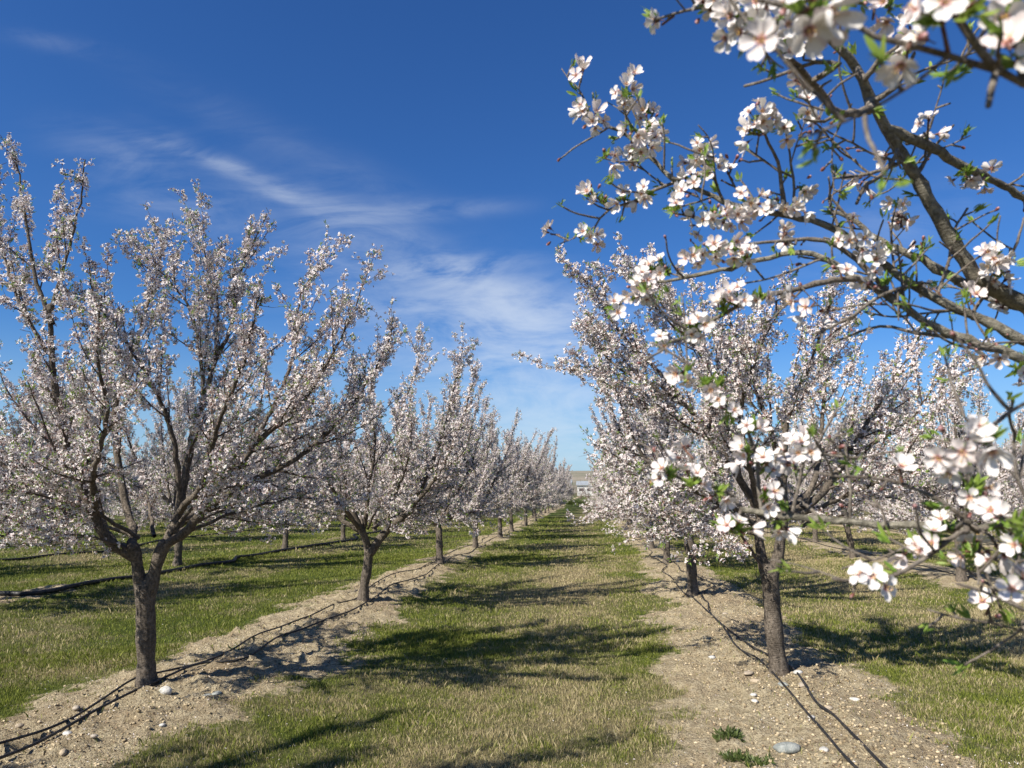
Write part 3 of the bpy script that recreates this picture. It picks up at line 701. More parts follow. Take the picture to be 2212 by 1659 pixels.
T_.limb(pl([(216, 1142), (200, 1040), (230, 900), (210, 760), (220, 640)], -.05, -1.5), .030, .005, .25, 3, droop=1.2)
T_.limb(pl([(388, 1104), (440, 1040), (470, 920), (520, 800), (560, 640)], 0, -1.3), .030, .005, .25, 3, droop=1.2)
T_.limb(pl([(285, 1190), (230, 1150), (180, 980), (100, 860), (70, 760)], 0, 1.5), .034, .005, .25, 3, droop=1)
T_.limb(pl([(355, 1180), (400, 1120), (500, 1080), (600, 1000), (680, 860)], 0, 1.5), .034, .005, .25, 3, droop=1)
T_.limb(pl([(300, 1195), (200, 1160), (120, 1150), (40, 1130)], 0, -.8), .012, .003, .2, 0, .9, 1.2, up=.05)
for az, z0, R_ in ((20, 1.35, 1.5), (75, 1.3, 1.4), (130, 1.45, 1.6), (185, 1.3, 1.6), (240, 1.4, 1.5), (330, 1.45, 1.5)):
    o = np.array([math.cos(R(az)), math.sin(R(az)), 0]); T_.limb([o * .15 + [0, 0, 1.15], o * R_ * .4 + [0, 0, z0], o * R_ * .75 + [0, 0, z0 + .12], o * R_ + [0, 0, z0 + .05]], .018, .003, .25, 0, 1.0, 1.2, droop=1.0, up=.15)
T_.finish(fsize=.0168)
print('L1 flowers', sum(len(x) for x in T_.fp))
place(T_.meshes(), b, 'nearest tree of the left row, thick forked trunk with a white stone at its foot', GRP)

# nearest right tree
b = GG(1682, 1456); D0 = (b - CAM) @ FWD; T_ = Tree(33, 1.15)
T_.stem(pl([(1684, 1466), (1682, 1440), (1673, 1376), (1666, 1281), (1661, 1225)], 0, 0), .072, .074)
T_.stem(pl([(1655, 1245), (1645, 1200), (1639, 1149), (1650, 1090)], 0, .1), .046, .036, root=False)
T_.stem(pl([(1668, 1245), (1680, 1206), (1687, 1154), (1692, 1090)], 0, 0), .052, .044, root=False)
T_.limb(pl([(1692, 1100), (1691, 1045), (1673, 956), (1640, 860), (1618, 800), (1592, 740), (1567, 660), (1560, 600)], 0, .6), .040, .004, .2, 4, 1.1)
T_.limb(pl([(1690, 1110), (1734, 1097), (1781, 1059), (1823, 998), (1870, 920), (1930, 820), (1990, 720)], 0, .3), .040, .004, .2, 4, droop=.8)
T_.limb(pl([(1691, 1045), (1698, 919), (1713, 865), (1735, 821), (1764, 748), (1790, 660), (1800, 600)], 0, -.4), .030, .004, .2, 3)
T_.limb(pl([(1734, 1097), (1765, 1020), (1771, 956), (1782, 847), (1790, 760), (1850, 650)], 0, .8), .028, .004, .2, 3)
T_.limb(pl([(1645, 1110), (1600, 1040), (1545, 950), (1487, 880), (1420, 800), (1340, 720), (1290, 640), (1245, 585)], .1, -.2), .038, .004, .2, 3, 1.2, droop=.6)
T_.limb(pl([(1487, 880), (1400, 830), (1330, 790), (1285, 740), (1250, 690)], -.1, .2), .018, .004, .1, 1, 1.2)
T_.limb(pl([(1545, 950), (1460, 900), (1360, 860), (1240, 780)], .0, .6), .020, .004, .1, 2, 1.2)
T_.limb(pl([(1600, 1040), (1560, 880), (1500, 740), (1440, 650), (1380, 570)], .1, .9), .026, .004, .15, 3, 1.1)
T_.limb(pl([(1560, 880), (1510, 760), (1440, 690), (1340, 580)], .4, -.4), .018, .004, .15, 3, 1.1)
T_.limb(pl([(1640, 1140), (1560, 1090), (1480, 1050), (1400, 1000), (1350, 900), (1330, 830)], .1, -.3), .030, .004, .2, 3, droop=1.2)
T_.limb(pl([(1823, 998), (1900, 950), (1970, 900), (2020, 830), (2055, 790)], .1, -.1), .020, .004, .1, 2, droop=.5)
T_.limb(pl([(1640, 1120), (1620, 1000), (1600, 900), (1640, 760), (1700, 640)], .1, -1.2), .030, .004, .2, 3)
T_.limb(pl([(1700, 1100), (1760, 1050), (1820, 980), (1900, 880)], 0, 1.5), .030, .005, .2, 3, droop=1)
T_.limb(pl([(1690, 1120), (1760, 1100), (1850, 1060), (1930, 1020), (1990, 930)], 0, -.9), .026, .005, .2, 2, droop=1)
T_.limb(pl([(1640, 1130), (1540, 1110), (1440, 1080), (1350, 1010)], .1, 1.2), .028, .005, .2, 3, droop=1)
T_.limb(pl([(1655, 1240), (1610, 1170), (1590, 1150), (1540, 1150), (1480, 1120)], 0, -.4), .014, .003, .2, 0, droop=1, up=.1)
for az, z0, R_ in ((10, 1.35, 1.4), (70, 1.3, 1.3), (120, 1.4, 1.5), (165, 1.25, 1.5), (215, 1.45, 1.3)):
    o = np.array([math.cos(R(az)), math.sin(R(az)), 0]); T_.limb([o * .12 + [0, 0, 1.15], o * R_ * .4 + [0, 0, z0], o * R_ * .75 + [0, 0, z0 + .12], o * R_ + [0, 0, z0 + .02]], .018, .003, .25, 0, 1.0, 1.2, droop=1.0, up=.15)
T_.finish(fsize=.0168)
print('R1 flowers', sum(len(x) for x in T_.fp))
place(T_.meshes(), b, 'nearest full tree of the right row, leaning brown trunk with tan cobbles at its foot', GRP)

# second left tree
b = GG(786, 1297); D0 = (b - CAM) @ FWD; T_ = Tree(45, 1.1)
T_.stem(pl([(784, 1302), (787, 1265), (793, 1230), (797, 1185)], 0, 0), .070, .066)
T_.limb(pl([(799, 1196), (838, 1143), (872, 1114), (897, 1077), (918, 1035), (939, 989), (955, 939), (975, 860), (1003, 735)], 0, .2), .062, .004, .28, 4, droop=.8)
T_.limb(pl([(796, 1192), (788, 1160), (780, 1140), (763, 1106), (740, 1020), (730, 940), (700, 850), (680, 760)], 0, -.2), .055, .004, .25, 4, droop=.8)
T_.limb(pl([(838, 1143), (850, 1040), (860, 960), (868, 880), (900, 800), (905, 720)], 0, .5), .036, .004, .2, 4)
T_.limb(pl([(872, 1114), (920, 1060), (960, 1000), (1000, 900), (1030, 790)], 0, -.3), .036, .004, .2, 4, droop=.8)
T_.limb(pl([(785, 1150), (800, 1040), (810, 950), (800, 850), (845, 740)], 0, -.5), .036, .004, .2, 4)
T_.limb(pl([(780, 1150), (720, 1110), (670, 1060), (640, 980), (625, 880)], 0, .5), .034, .004, .2, 4, droop=1)
T_.limb(pl([(780, 1150), (760, 1080), (750, 990), (770, 880), (760, 780)], 0, 1.4), .034, .004, .2, 3, droop=1)
T_.limb(pl([(838, 1143), (850, 1080), (880, 1000), (890, 900)], 0, -1.3), .034, .004, .2, 3, droop=1)
T_.limb(pl([(780, 1150), (740, 1090), (700, 1020), (680, 930)], 0, -1.2), .034, .004, .2, 3, droop=1)
T_.limb(pl([(800, 1190), (870, 1120), (960, 1060), (1000, 1000)], 0, 1.0), .034, .004, .2, 3, droop=1)
for az, z0, R_ in ((0, 1.25, 1.4), (60, 1.2, 1.4), (120, 1.3, 1.5), (180, 1.2, 1.5), (240, 1.3, 1.4), (300, 1.25, 1.4)):
    o = np.array([math.cos(R(az)), math.sin(R(az)), 0]); T_.limb([o * .12 + [0, 0, 1.0], o * R_ * .4 + [0, 0, z0], o * R_ * .75 + [0, 0, z0 + .12], o * R_ + [0, 0, z0]], .018, .003, .25, 0, 1.0, 1.2, droop=1.0, up=.15)
T_.finish(fsize=.018)
place(T_.meshes(), b, 'second tree of the left row, slender trunk forking low to a big right limb', GRP)

# generic orchard trees
def generic(seed, nl, hgt, rad_, fork=.95, lean=0.0):
    T = Tree(seed, 1.1); rs_ = T.rs
    top = np.array([lean, rs_.uniform(-.05, .05), fork])
    T.stem([(0, 0, -.06), (lean * .2, 0, .3), (lean * .55, .01, .65), top], rs_.uniform(.072, .088), .068)
    az0 = rs_.rand() * 6.28
    for k in range(nl):
        az = az0 + k * 6.283 / nl + rs_.uniform(-.3, .3); o = np.array([math.cos(az), math.sin(az), 0]); R_ = rad_ * rs_.uniform(.75, 1.0); H = hgt * rs_.uniform(.88, 1.0) - fork
        pts = [top - [0, 0, .05], top + o * R_ * .22 + [0, 0, H * .12], top + o * R_ * .48 + [0, 0, H * .36], top + o * R_ * .72 + [0, 0, H * .64], top + o * R_ * .92 + [0, 0, H]]
        pts = [np.array(p) + (rs_.randn(3) * .07 if 0 < i_ else 0) for i_, p in enumerate(pts)]
        T.limb(pts, .052, .005, .22, 4, droop=1.1)
        q = [pts[1], pts[1] + o * R_ * .12 + [0, 0, H * .3], top + o * R_ * .36 + np.array([-o[1], o[0], 0]) * rs_.uniform(-.5, .5) + [0, 0, H * .95]]
        T.limb(q, .028, .004, .2, 3)
        az += .5; o = np.array([math.cos(az), math.sin(az), 0])
        T.limb([top, top + o * R_ * .35 + [0, 0, .18], top + o * R_ * .75 + [0, 0, .45], top + o * R_ * 1.02 + [0, 0, 1.0]], .026, .004, .25, 2, droop=1.4, up=.5)
        az += .7; o = np.array([math.cos(az), math.sin(az), 0])
        T.limb([top + [0, 0, .1], top + o * R_ * .4 + [0, 0, .22], top + o * R_ * .75 + [0, 0, .22], top + o * R_ * 1.0 + [0, 0, .12]], .016, .003, .22, 0, 1.0, 1.2, droop=1.2, up=.1)
    T.finish(fsize=.0185); print('generic flowers', sum(len(x) for x in T.fp)); return T
GEN = [generic(s_, n_, h_, r_, f_, l_).meshes() for s_, n_, h_, r_, f_, l_ in ((101, 4, 4.0, 1.75, .95, .10), (102, 5, 3.9, 1.8, .85, -.08), (103, 4, 4.15, 1.7, 1.0, .16), (104, 5, 3.8, 1.85, .9, 0.0), (105, 3, 3.5, 1.75, .8, -.2), (106, 6, 4.2, 1.6, 1.05, .05))]

rs = np.random.RandomState(77)
R2 = GG(1498, 1285); R2o = place(GEN[0], R2, 'second full tree of the right row, straight trunk right behind the nearest right tree', GRP, 3.9, .98)
ORD = {3: 'third', 4: 'fourth', 5: 'fifth', 6: 'sixth', 7: 'seventh', 8: 'eighth', 9: 'ninth', 10: 'tenth'}
main_left = [(950, 1218), (1027, 1183), (1080, 1160), (1105, 1148), (1136, 1136), (1157, 1127)]
for k, (x, y) in enumerate(main_left):
    p = GG(x, y); place(GEN[(k + 1) % 4], p, '%s tree from the front in the left row edging the grass lane' % ORD[k + 3], GRP, rs.rand() * 6.28, rs.uniform(.94, 1.03))
main_right = [(1441, 1217), (1407, 1185), (1378, 1162)]
for k, (x, y) in enumerate(main_right):
    p = GG(x, y); place(GEN[(k + 3) % 4], p, '%s tree from the front in the right row edging the grass lane' % ORD[k + 3], GRP, rs.rand() * 6.28, rs.uniform(.94, 1.03))
yl = GG(1157, 1127)[1]; yr = GG(1378, 1162)[1]
def far_row(x, ys, label, first=None):
    for i_, y in enumerate(ys):
        xx = x + rs.uniform(-.12, .12); yy = y + rs.uniform(-.25, .25)
        lab = first[i_] if first and i_ < len(first) else label
        place(GEN[rs.randint(6)], (xx, yy, float(ground_z(xx, yy)) - .01), lab, GRP, rs.rand() * 6.28, rs.uniform(.84, 1.07))
far_row(-3.2, np.arange(yl + 5, 92, 5.0), 'small distant tree near the far end of the left row edging the grass lane')
far_row(1.75, np.arange(yr + 5, 88, 5.0), 'small distant tree near the far end of the right row edging the grass lane')
# second left row: surveyed trunks then regular spacing
for (x, y, lab) in ((383, 1222, 'second-row tree whose thin trunk shows just right of the nearest left trunk'),
                    (615, 1187, 'tree of the second left row standing right at the thick black pipe, dark forked trunk'),
                    (741, 1166, 'tree of the second left row with its trunk just left of the second left tree')):
    p = GG(x, y); place(GEN[rs.randint(4)], p, lab, GRP, rs.rand() * 6.28, rs.uniform(.93, 1.0))
y3 = GG(741, 1166)[1]
p = np.array([-8.5, GG(383, 1222)[1] - 5, .08]); place(GEN[1], p, 'tree of the second left row at the left frame edge behind the nearest left tree', GRP, 1.0, .97)
far_row(-8.35, np.arange(y3 + 5, 90, 5.0), 'blossoming tree further back in the second row on the left')
for k, x in enumerate((-13.4, -18.5, -23.5, -28.6, -33.7, -38.7)):
    y0 = max(13.0, -x / 0.92 - 2); far_row(x, np.arange(y0 - y0 % 5 + 3 + (k % 2), 88 if k < 2 else 75 if k < 4 else 62, 5.05), 'blossoming tree in the deeper rows left of the second row')
for (x, y, lab) in ((2078, 1255, 'second right-row tree with lit trunk below the near white blossoms at the right'),
                    (1843, 1205, 'tree of the second right row with its trunk seen below the long bare horizontal branch')):
    p = GG(x, y); o = place(GEN[rs.randint(4)], p, lab, GRP, rs.rand() * 6.28, rs.uniform(.93, 1.0))
    if x == 2078:
        a = Acc(); q0 = np.array([0., 0, 1.9])
        for px_, py_ in ((1985, 832), (2018, 818), (2040, 826), (2060, 832)):
            tp = P(px_, py_, (p - CAM) @ FWD - .2); M_ = o.matrix_basis.copy(); e_ = Matrix.LocRotScale(o.location, o.rotation_euler, o.scale).inverted()
            tl = np.array(e_ @ Vector(tp)); L_ = smooth_line([q0, q0 * .5 + tl * .5 + [0, 0, -.25], tl + [0, 0, -.45], tl], .1); tube(a, L_, np.linspace(.012, .004, len(L_)), 5)
        link('bare_shoots', a.mesh('bare_shoots', [M_twig]), o)
y2 = GG(1843, 1205)[1]
far_row(6.75, np.arange(y2 + 5, 86, 5.0), 'blossoming tree further back in the second row on the right')
for k, x in enumerate((11.8, 16.9, 22.0, 27.1, 32.1)):
    y0 = max(12.0, x / .60 - 4); far_row(x, np.arange(y0 - y0 % 5 + (2, 4, 1, 3, 2)[k], 86 if k < 2 else 75, 5.05), 'blossoming tree in the deeper rows right of the second row')
# trees beside and behind the photographer whose shade falls into the view
for (x, y, g_, rz, lab) in ((-3.75, 1.5, 3, 1.1, 'tree just outside the left frame edge whose shade falls across the near lane'),):
    place(GEN[g_], (x, y, .08), lab, GRP, rz, .97)

# ------------------------------------------------------------------ foreground tree at the right
base = np.array([1.95, 1.15, .09]); fork = base + [-.03, .0, .95]
FT = Tree(5); FT.org = base; FT.cull = lambda pts: bool(np.any(in_frame(pts + base, 1.06)))
def fb(pix, d0, d1, lead=()):
    n = len(pix); k = np.linspace(0, 1, n); pts = [np.array(l_) for l_ in lead] + [P(x, y, d0 + (d1 - d0) * k[i_]) for i_, (x, y) in enumerate(pix)]
    return np.array(pts) - base
near_pts = []                        # (pixel x, pixel y, world point, tangent) along near branches
limbs_n, twigs_n = Acc(), Acc(); frs = np.random.RandomState(9)
pend = []
def nb(pts, r0, r1, spurs=1.0, n=10, acc=None, side=True):
    if near_pts:
        N_ = np.array([q_[2] for q_ in near_pts]); dd = np.linalg.norm(N_ - pts[0], axis=1); i_ = int(dd.argmin())
        if .0005 < dd[i_] < .12: pts = np.vstack([N_[i_], pts]) if dd[i_] > .012 else np.vstack([N_[i_], pts[1:]])
    L = smooth_line(pts, .02); k = np.linspace(0, 1, len(L)); rad = r0 + (r1 - r0) * k
    L[1:-1] += frs.randn(len(L) - 2, 3) * min(.0012, r0 * .12)
    kn = (frs.rand(len(L)) < .12) * .22; rad = rad * (1 + kn + .03 * frs.randn(len(L)))
    tube(acc or (limbs_n if r0 > .009 else twigs_n), L, rad, n if r0 > .009 else 7)
    T = np.gradient(L, axis=0); T /= np.linalg.norm(T, axis=1)[:, None]
    if side and r0 > .0028:
        s_ = frs.uniform(.05, .12); arc = len(L) * .02
        while s_ < arc:
            i_ = min(len(L) - 1, int(s_ / .02)); s_ += frs.uniform(.13, .28)
            if not in_frame(L[i_] + base, 1.1): continue
            w = frs.randn(3); w -= T[i_] * (w @ T[i_]); w = unit(unit(w) + [0, 0, .45]); ln = frs.uniform(.05, .17)
            S = sweep(L[i_], w + T[i_] * .8, ln, 1.2, .6, frs, .03); pend.append((S, min(rad[i_] * .6, .0024)))
    for i_ in range(len(L)):
        q = L[i_] + base - CAM; d = q @ FWD
        if d > .1: near_pts.append((CXP + FPX * (q @ RGT) / d, CYP - FPX * (q @ UPV) / d, L[i_], T[i_], rad[i_]))
    if spurs:
        for i_ in range(2, len(L) - 1):
            if frs.rand() < .42 * spurs:
                w = frs.randn(3); w -= T[i_] * (w @ T[i_]); w = unit(w); ln = frs.uniform(.006, .025) if frs.rand() < .68 else frs.uniform(.03, .12)
                S = sweep(L[i_], w + T[i_] * .6, ln, 1.5, .8, frs, .01); tube(twigs_n, S, np.linspace(.0019, .0014, len(S)) * (1 + .25 * frs.rand(len(S))), 6)
                spur_tips.append((S[-1], unit(S[-1] - S[0])))
    return L
spur_tips = []
tr = FT.stem([base * 0 + [0, 0, -.08], (0.01, 0, .3), (-.01, .01, .65), (-.03, 0, .97)], .088, .078)
F_ = tuple(fork)
# A: the thick limb rising to the upper left
nb(fb([(2400, 760), (2212, 655), (2118, 608), (2065, 530), (2010, 440), (1960, 350), (1930, 300), (1890, 235), (1862, 170), (1835, 125), (1800, 90), (1770, 50), (1745, -20)], 1.50, 1.25, [F_, (1.70, 1.25, 1.35)]), .036, .006, .5, 14)
nb(fb([(1916, 281), (1998, 313), (2061, 349), (2116, 376), (2161, 399), (2211, 430), (2300, 500)], 1.36, 1.55), .010, .005, .9)
nb(fb([(1880, 235), (1862, 240), (1812, 245), (1767, 195), (1721, 140), (1685, 104), (1660, 60)], 1.33, 1.1), .009, .004, .9)
nb(fb([(1812, 140), (1760, 135), (1708, 154), (1644, 177), (1608, 186)], 1.15, 1.2), .0045, .0022, 1.3)
nb(fb([(1812, 245), (1780, 262), (1735, 257)], 1.3, 1.25), .004, .002, 1)
nb(fb([(1940, 330), (1900, 380), (1870, 400), (1850, 440)], 1.37, 1.35), .0045, .003, 1)
nb(fb([(1955, 345), (1880, 375), (1800, 385)], 1.37, 1.4), .004, .002, 1)
nb(fb([(1890, 220), (1930, 190), (1960, 150), (1975, 115)], 1.33, 1.3), .006, .003, 1.3)
nb(fb([(1870, 170), (1900, 130), (1940, 100)], 1.3, 1.25), .006, .003, 1)
nb(fb([(1980, 370), (2010, 330), (2040, 290), (2060, 270)], 1.4, 1.4), .004, .002, 1.3)
nb(fb([(1960, 310), (2000, 290), (2020, 240)], 1.4, 1.42), .004, .002, 1.3)
nb(fb([(1840, 225), (1815, 270), (1800, 300), (1797, 370), (1802, 410), (1790, 450)], 1.3, 1.32), .0016, .0010, 1.5)
# B1 / B2: two long arms to the left
nb(fb([(2400, 830), (2212, 736), (2118, 689), (2024, 647), (1958, 605), (1890, 560), (1817, 502), (1750, 475), (1640, 455), (1563, 435), (1500, 405), (1454, 385), (1420, 355), (1391, 326), (1350, 290), (1300, 268), (1262, 245)], 1.35, 1.52, [F_, (1.62, 1.25, 1.3)]), .019, .0028, .9, 12)
nb(fb([(2400, 880), (2212, 778), (2141, 750), (2071, 727), (2001, 694), (1930, 647), (1855, 605), (1800, 568), (1730, 545), (1640, 562), (1560, 585), (1480, 600), (1420, 610), (1380, 625), (1330, 665)], 1.3, 1.45, [F_, (1.60, 1.22, 1.25)]), .020, .0020, .9, 12)
nb(fb([(2212, 660), (2160, 650), (2060, 600), (1990, 560), (1900, 520), (1840, 470), (1790, 455)], 1.5, 1.6), .013, .004, .9)
nb(fb([(1454, 394), (1413, 412), (1368, 435), (1314, 453), (1296, 471), (1277, 507)], 1.5, 1.5), .0042, .0018, 1.6)
nb(fb([(1350, 290), (1352, 250), (1348, 205)], 1.52, 1.52), .003, .0018, 1.2)
nb(fb([(1391, 326), (1400, 270), (1413, 240)], 1.5, 1.5), .003, .0018, 1.5)
nb(fb([(1310, 272), (1290, 245), (1280, 200)], 1.52, 1.54), .0025, .0015, 1.5)
nb(fb([(1391, 345), (1340, 350), (1305, 342)], 1.5, 1.48), .0025, .0015, 1)
nb(fb([(1563, 435), (1545, 390), (1520, 340), (1505, 320)], 1.5, 1.5), .004, .002, 1.3)
nb(fb([(1694, 462), (1688, 400), (1680, 350), (1660, 310), (1644, 265)], 1.42, 1.36), .005, .0022, .8)
nb(fb([(1720, 468), (1716, 410), (1705, 330), (1698, 290)], 1.42, 1.38), .003, .0018, .8)
nb(fb([(1817, 502), (1790, 430), (1800, 400)], 1.42, 1.45), .003, .0018, 1)
nb(fb([(1600, 448), (1550, 480), (1500, 470), (1455, 460)], 1.45, 1.42), .003, .0018, 1.2)
nb(fb([(1860, 600), (1800, 605), (1720, 625), (1647, 642), (1592, 664), (1556, 682), (1519, 708), (1483, 728), (1428, 745)], 1.35, 1.25), .006, .002, 1.2)
nb(fb([(1930, 640), (1850, 560), (1780, 520), (1700, 520), (1600, 530), (1500, 550)], 1.4, 1.38), .006, .002, 1.2)
nb(fb([(1930, 570), (1925, 500), (1935, 440)], 1.45, 1.42), .003, .0018, 1.6)
nb(fb([(2024, 640), (2050, 560), (2060, 500), (2090, 450)], 1.42, 1.45), .004, .002, 1.6)
nb(fb([(2100, 680), (2150, 600), (2190, 540), (2212, 470)], 1.42, 1.45), .004, .002, 1.4)
nb(fb([(1990, 610), (1900, 640), (1830, 690), (1760, 720)], 1.36, 1.3), .004, .002, 1.4)
nb(fb([(2060, 725), (1980, 720), (1900, 705), (1800, 740)], 1.34, 1.4), .004, .002, 1.2)
nb(fb([(2150, 755), (2060, 745), (2000, 700), (1985, 690)], 1.3, 1.25), .003, .0016, .8)
# C: very near branch across the upper right
nb(fb([(2420, 120), (2300, 170), (2212, 185), (2152, 154), (2111, 136), (2048, 122), (1980, 104), (1889, 77), (1844, 54), (1780, 30), (1700, 10), (1640, 0)], .62, .60, [(1.45, .80, 1.75), (1.0, .60, 1.95)]), .0072, .0022, .8, 10)
nb(fb([(2152, 154), (2110, 100), (2070, 40), (2050, -30)], .60, .58), .0042, .003, .8)
nb(fb([(2160, 160), (2140, 195), (2135, 230)], .60, .59), .0032, .0024, 2.0)
nb(fb([(2190, 180), (2200, 100), (2200, 20), (2190, -40)], .62, .62), .004, .002, 1.4)
nb(fb([(1790, -40), (1700, -20), (1620, -10), (1560, 8), (1480, 22), (1420, 42), (1392, 52)], 1.0, 1.05), .004, .0016, 1.4)
nb(fb([(1640, 60), (1600, 45), (1560, 8)], .8, 1.0), .003, .0018, 1)
nb(fb([(1745, -20), (1700, 30), (1640, 60)], .9, .8), .004, .0018, 1)
# K: long bare horizontal branch and its shoots
K1 = [(1.55, 1.2, 1.25)]
nb(fb([(2420, 1080), (2300, 1085), (2212, 1110), (2178, 1125), (2095, 1148), (2040, 1140), (1977, 1135), (1907, 1135), (1836, 1127), (1743, 1118), (1649, 1109), (1602, 1100)], 1.0, 1.15, [F_] + K1), .0112, .0045, .5, 12)
nb(fb([(1640, 1105), (1638, 1050), (1636, 993), (1621, 949), (1603, 905), (1574, 883), (1530, 835), (1487, 788), (1436, 755), (1410, 740)], 1.14, 1.2), .0034, .0018, 1.3)
nb(fb([(1602, 1100), (1580, 1068), (1519, 1045), (1465, 1033), (1428, 1011), (1388, 990)], 1.15, 1.15), .0032, .0018, 1.6)
nb(fb([(1612, 1102), (1590, 1130), (1560, 1155)], 1.15, 1.12), .0026, .0016, 1.5)
nb(fb([(1720, 1115), (1725, 1050), (1735, 1000), (1728, 975)], 1.13, 1.12), .0030, .002, .8)
nb(fb([(1845, 1128), (1838, 1060), (1830, 1010), (1826, 960)], 1.1, 1.12), .0026, .0016, 1.3)
nb(fb([(1915, 1135), (1905, 1100), (1885, 1075)], 1.08, 1.1), .0024, .0016, 1.3)
nb(fb([(2085, 1121), (2048, 1093), (2001, 1065), (1945, 1045), (1884, 1032), (1799, 1027), (1760, 1020)], .98, 1.0), .0036, .0018, 1.2)
nb(fb([(2110, 1146), (2085, 1121)], 1.0, .98), .0040, .0036, 0)
nb(fb([(2090, 1148), (2071, 1152), (2000, 1204), (1953, 1233), (1902, 1254), (1850, 1254), (1798, 1251)], .98, .92), .0036, .0018, .9)
nb(fb([(2420, 1400), (2300, 1350), (2211, 1317), (2118, 1275), (2067, 1261)], .95, .95, [(1.6, 1.1, 1.05)]), .0042, .0018, 1.0)
nb(fb([(2400, 1400), (2211, 1364), (2141, 1345), (2071, 1336), (2005, 1317)], 1.0, 1.0, [(1.6, 1.1, 1.0)]), .0026, .0014, 2.2)
nb(fb([(2420, 800), (2300, 840), (2212, 872), (2160, 905), (2110, 950), (2075, 970)], .80, .76, [(1.4, .95, 1.55)]), .0036, .0018, .8)
nb(fb([(2178, 1125), (2130, 1100), (2110, 1080), (2090, 1060)], 1.0, .96), .0030, .0018, 1.3)
nb(fb([(2240, 1120), (2200, 1040), (2190, 980), (2195, 930)], 1.0, 1.0), .0032, .0018, 1.5)
nb(fb([(2260, 1120), (2215, 1180), (2190, 1230), (2180, 1270)], .95, .85), .0030, .0018, 1.0)
for S, r_ in list(pend): nb(S, r_, r_ * .65, 1.5, 6, side=False)
ncount = len(near_pts)
# unseen limbs of the same tree: away from the view
for az, rr, hh in ((10, 1.6, 3.0), (-40, 1.5, 3.1), (-100, 1.5, 2.9), (60, 1.4, 3.1), (-150, 1.2, 3.0)):
    o = np.array([math.cos(R(az)), math.sin(R(az)), 0]); f0 = fork - base
    FT.limb([f0, f0 + o * rr * .25 + [0, 0, hh * .16], f0 + o * rr * .6 + [0, 0, hh * .5], f0 + o * rr + [0, 0, hh]], .045, .005, .25, 3, 1.0, .9, .8)
FT.finish()

# clusters of blossom on the near branches
NPX = np.array([(a, b_) for a, b_, _, _, _ in near_pts])
clusters = [(1560, 0, 3), (1740, 22, 3), (1690, 92, 2), (1850, 10, 3), (2010, 30, 2), (1530, 20, 4), (1590, 45, 4), (1650, 15, 4), (1695, 50, 3), (1738, 95, 3), (1800, 30, 2), (1765, 0, 2), (1625, 75, 3), (1960, 55, 4), (1925, 25, 2), (2100, 10, 2),
  (2165, 80, 2), (2195, 130, 2), (2195, 40, 2), (1262, 235, 4), (1350, 205, 6), (1280, 265, 6), (1392, 240, 3), (1365, 285, 3), (1410, 285, 4), (1310, 338, 3), (1390, 310, 5), (1368, 335, 4), (1265, 405, 3), (1300, 430, 2), (1345, 425, 2),
  (1392, 415, 3), (1275, 507, 3), (1512, 325, 4), (1535, 365, 5), (1500, 385, 3), (1640, 250, 7), (1622, 290, 4), (1655, 275, 3), (1702, 280, 2), (1455, 458, 2), (1540, 465, 7), (1510, 485, 4), (1620, 440, 7), (1665, 450, 4), (1590, 470, 5), (1740, 405, 3), (1715, 450, 3),
  (1540, 540, 5), (1500, 555, 3), (1580, 540, 4), (1610, 550, 4), (1385, 620, 8), (1405, 595, 5), (1440, 585, 3), (1330, 662, 1), (1900, 555, 3), (1820, 520, 2), (1940, 450, 2), (1990, 520, 2), (2145, 560, 5), (2160, 590, 3), (1585, 645, 5), (1640, 645, 2),
  (1560, 660, 4), (1520, 705, 3), (1490, 720, 2), (1425, 745, 2), (1470, 810, 3), (1530, 835, 2), (1552, 865, 2), (1580, 890, 2), (1632, 930, 2), (1728, 970, 7), (1612, 985, 3), (1660, 1010, 3), (1435, 1030, 3), (1500, 1045, 3), (1545, 1070, 3), (1665, 1075, 3), (1688, 1140, 2),
  (1580, 1140, 3), (1605, 1155, 2), (2065, 965, 8), (2130, 950, 1), (2195, 815, 3), (2115, 1090, 3), (2100, 1060, 2), (2165, 1140, 2), (2015, 1170, 3), (1985, 1185, 2), (2085, 1190, 1), (2045, 1140, 2), (1878, 1252, 3), (2195, 1265, 4), (2085, 385, 4), (2115, 395, 3), (2205, 1180, 2)]
FGE = empty('almond_tree', tuple(base)); tag(FGE, 'near tree at the right edge whose blossoming branches hang close across the view', 'tree', GRP)
link('trunk', FT.trunk.mesh('trunk', [M_bark]), FGE)
o = link('branch', limbs_n.mesh('branch', [M_limb]), FGE)
o = link('twigs', twigs_n.mesh('twigs', [M_twig_near]), FGE)
link('rear_branches', FT.br.mesh('rear_branches', [M_twig]), FGE)
tag(link('rear_blossoms', FT.bl.mesh('rear_blossoms', BL_MATS, False), FGE), kind='stuff')
extra = Acc(); lv = Acc()
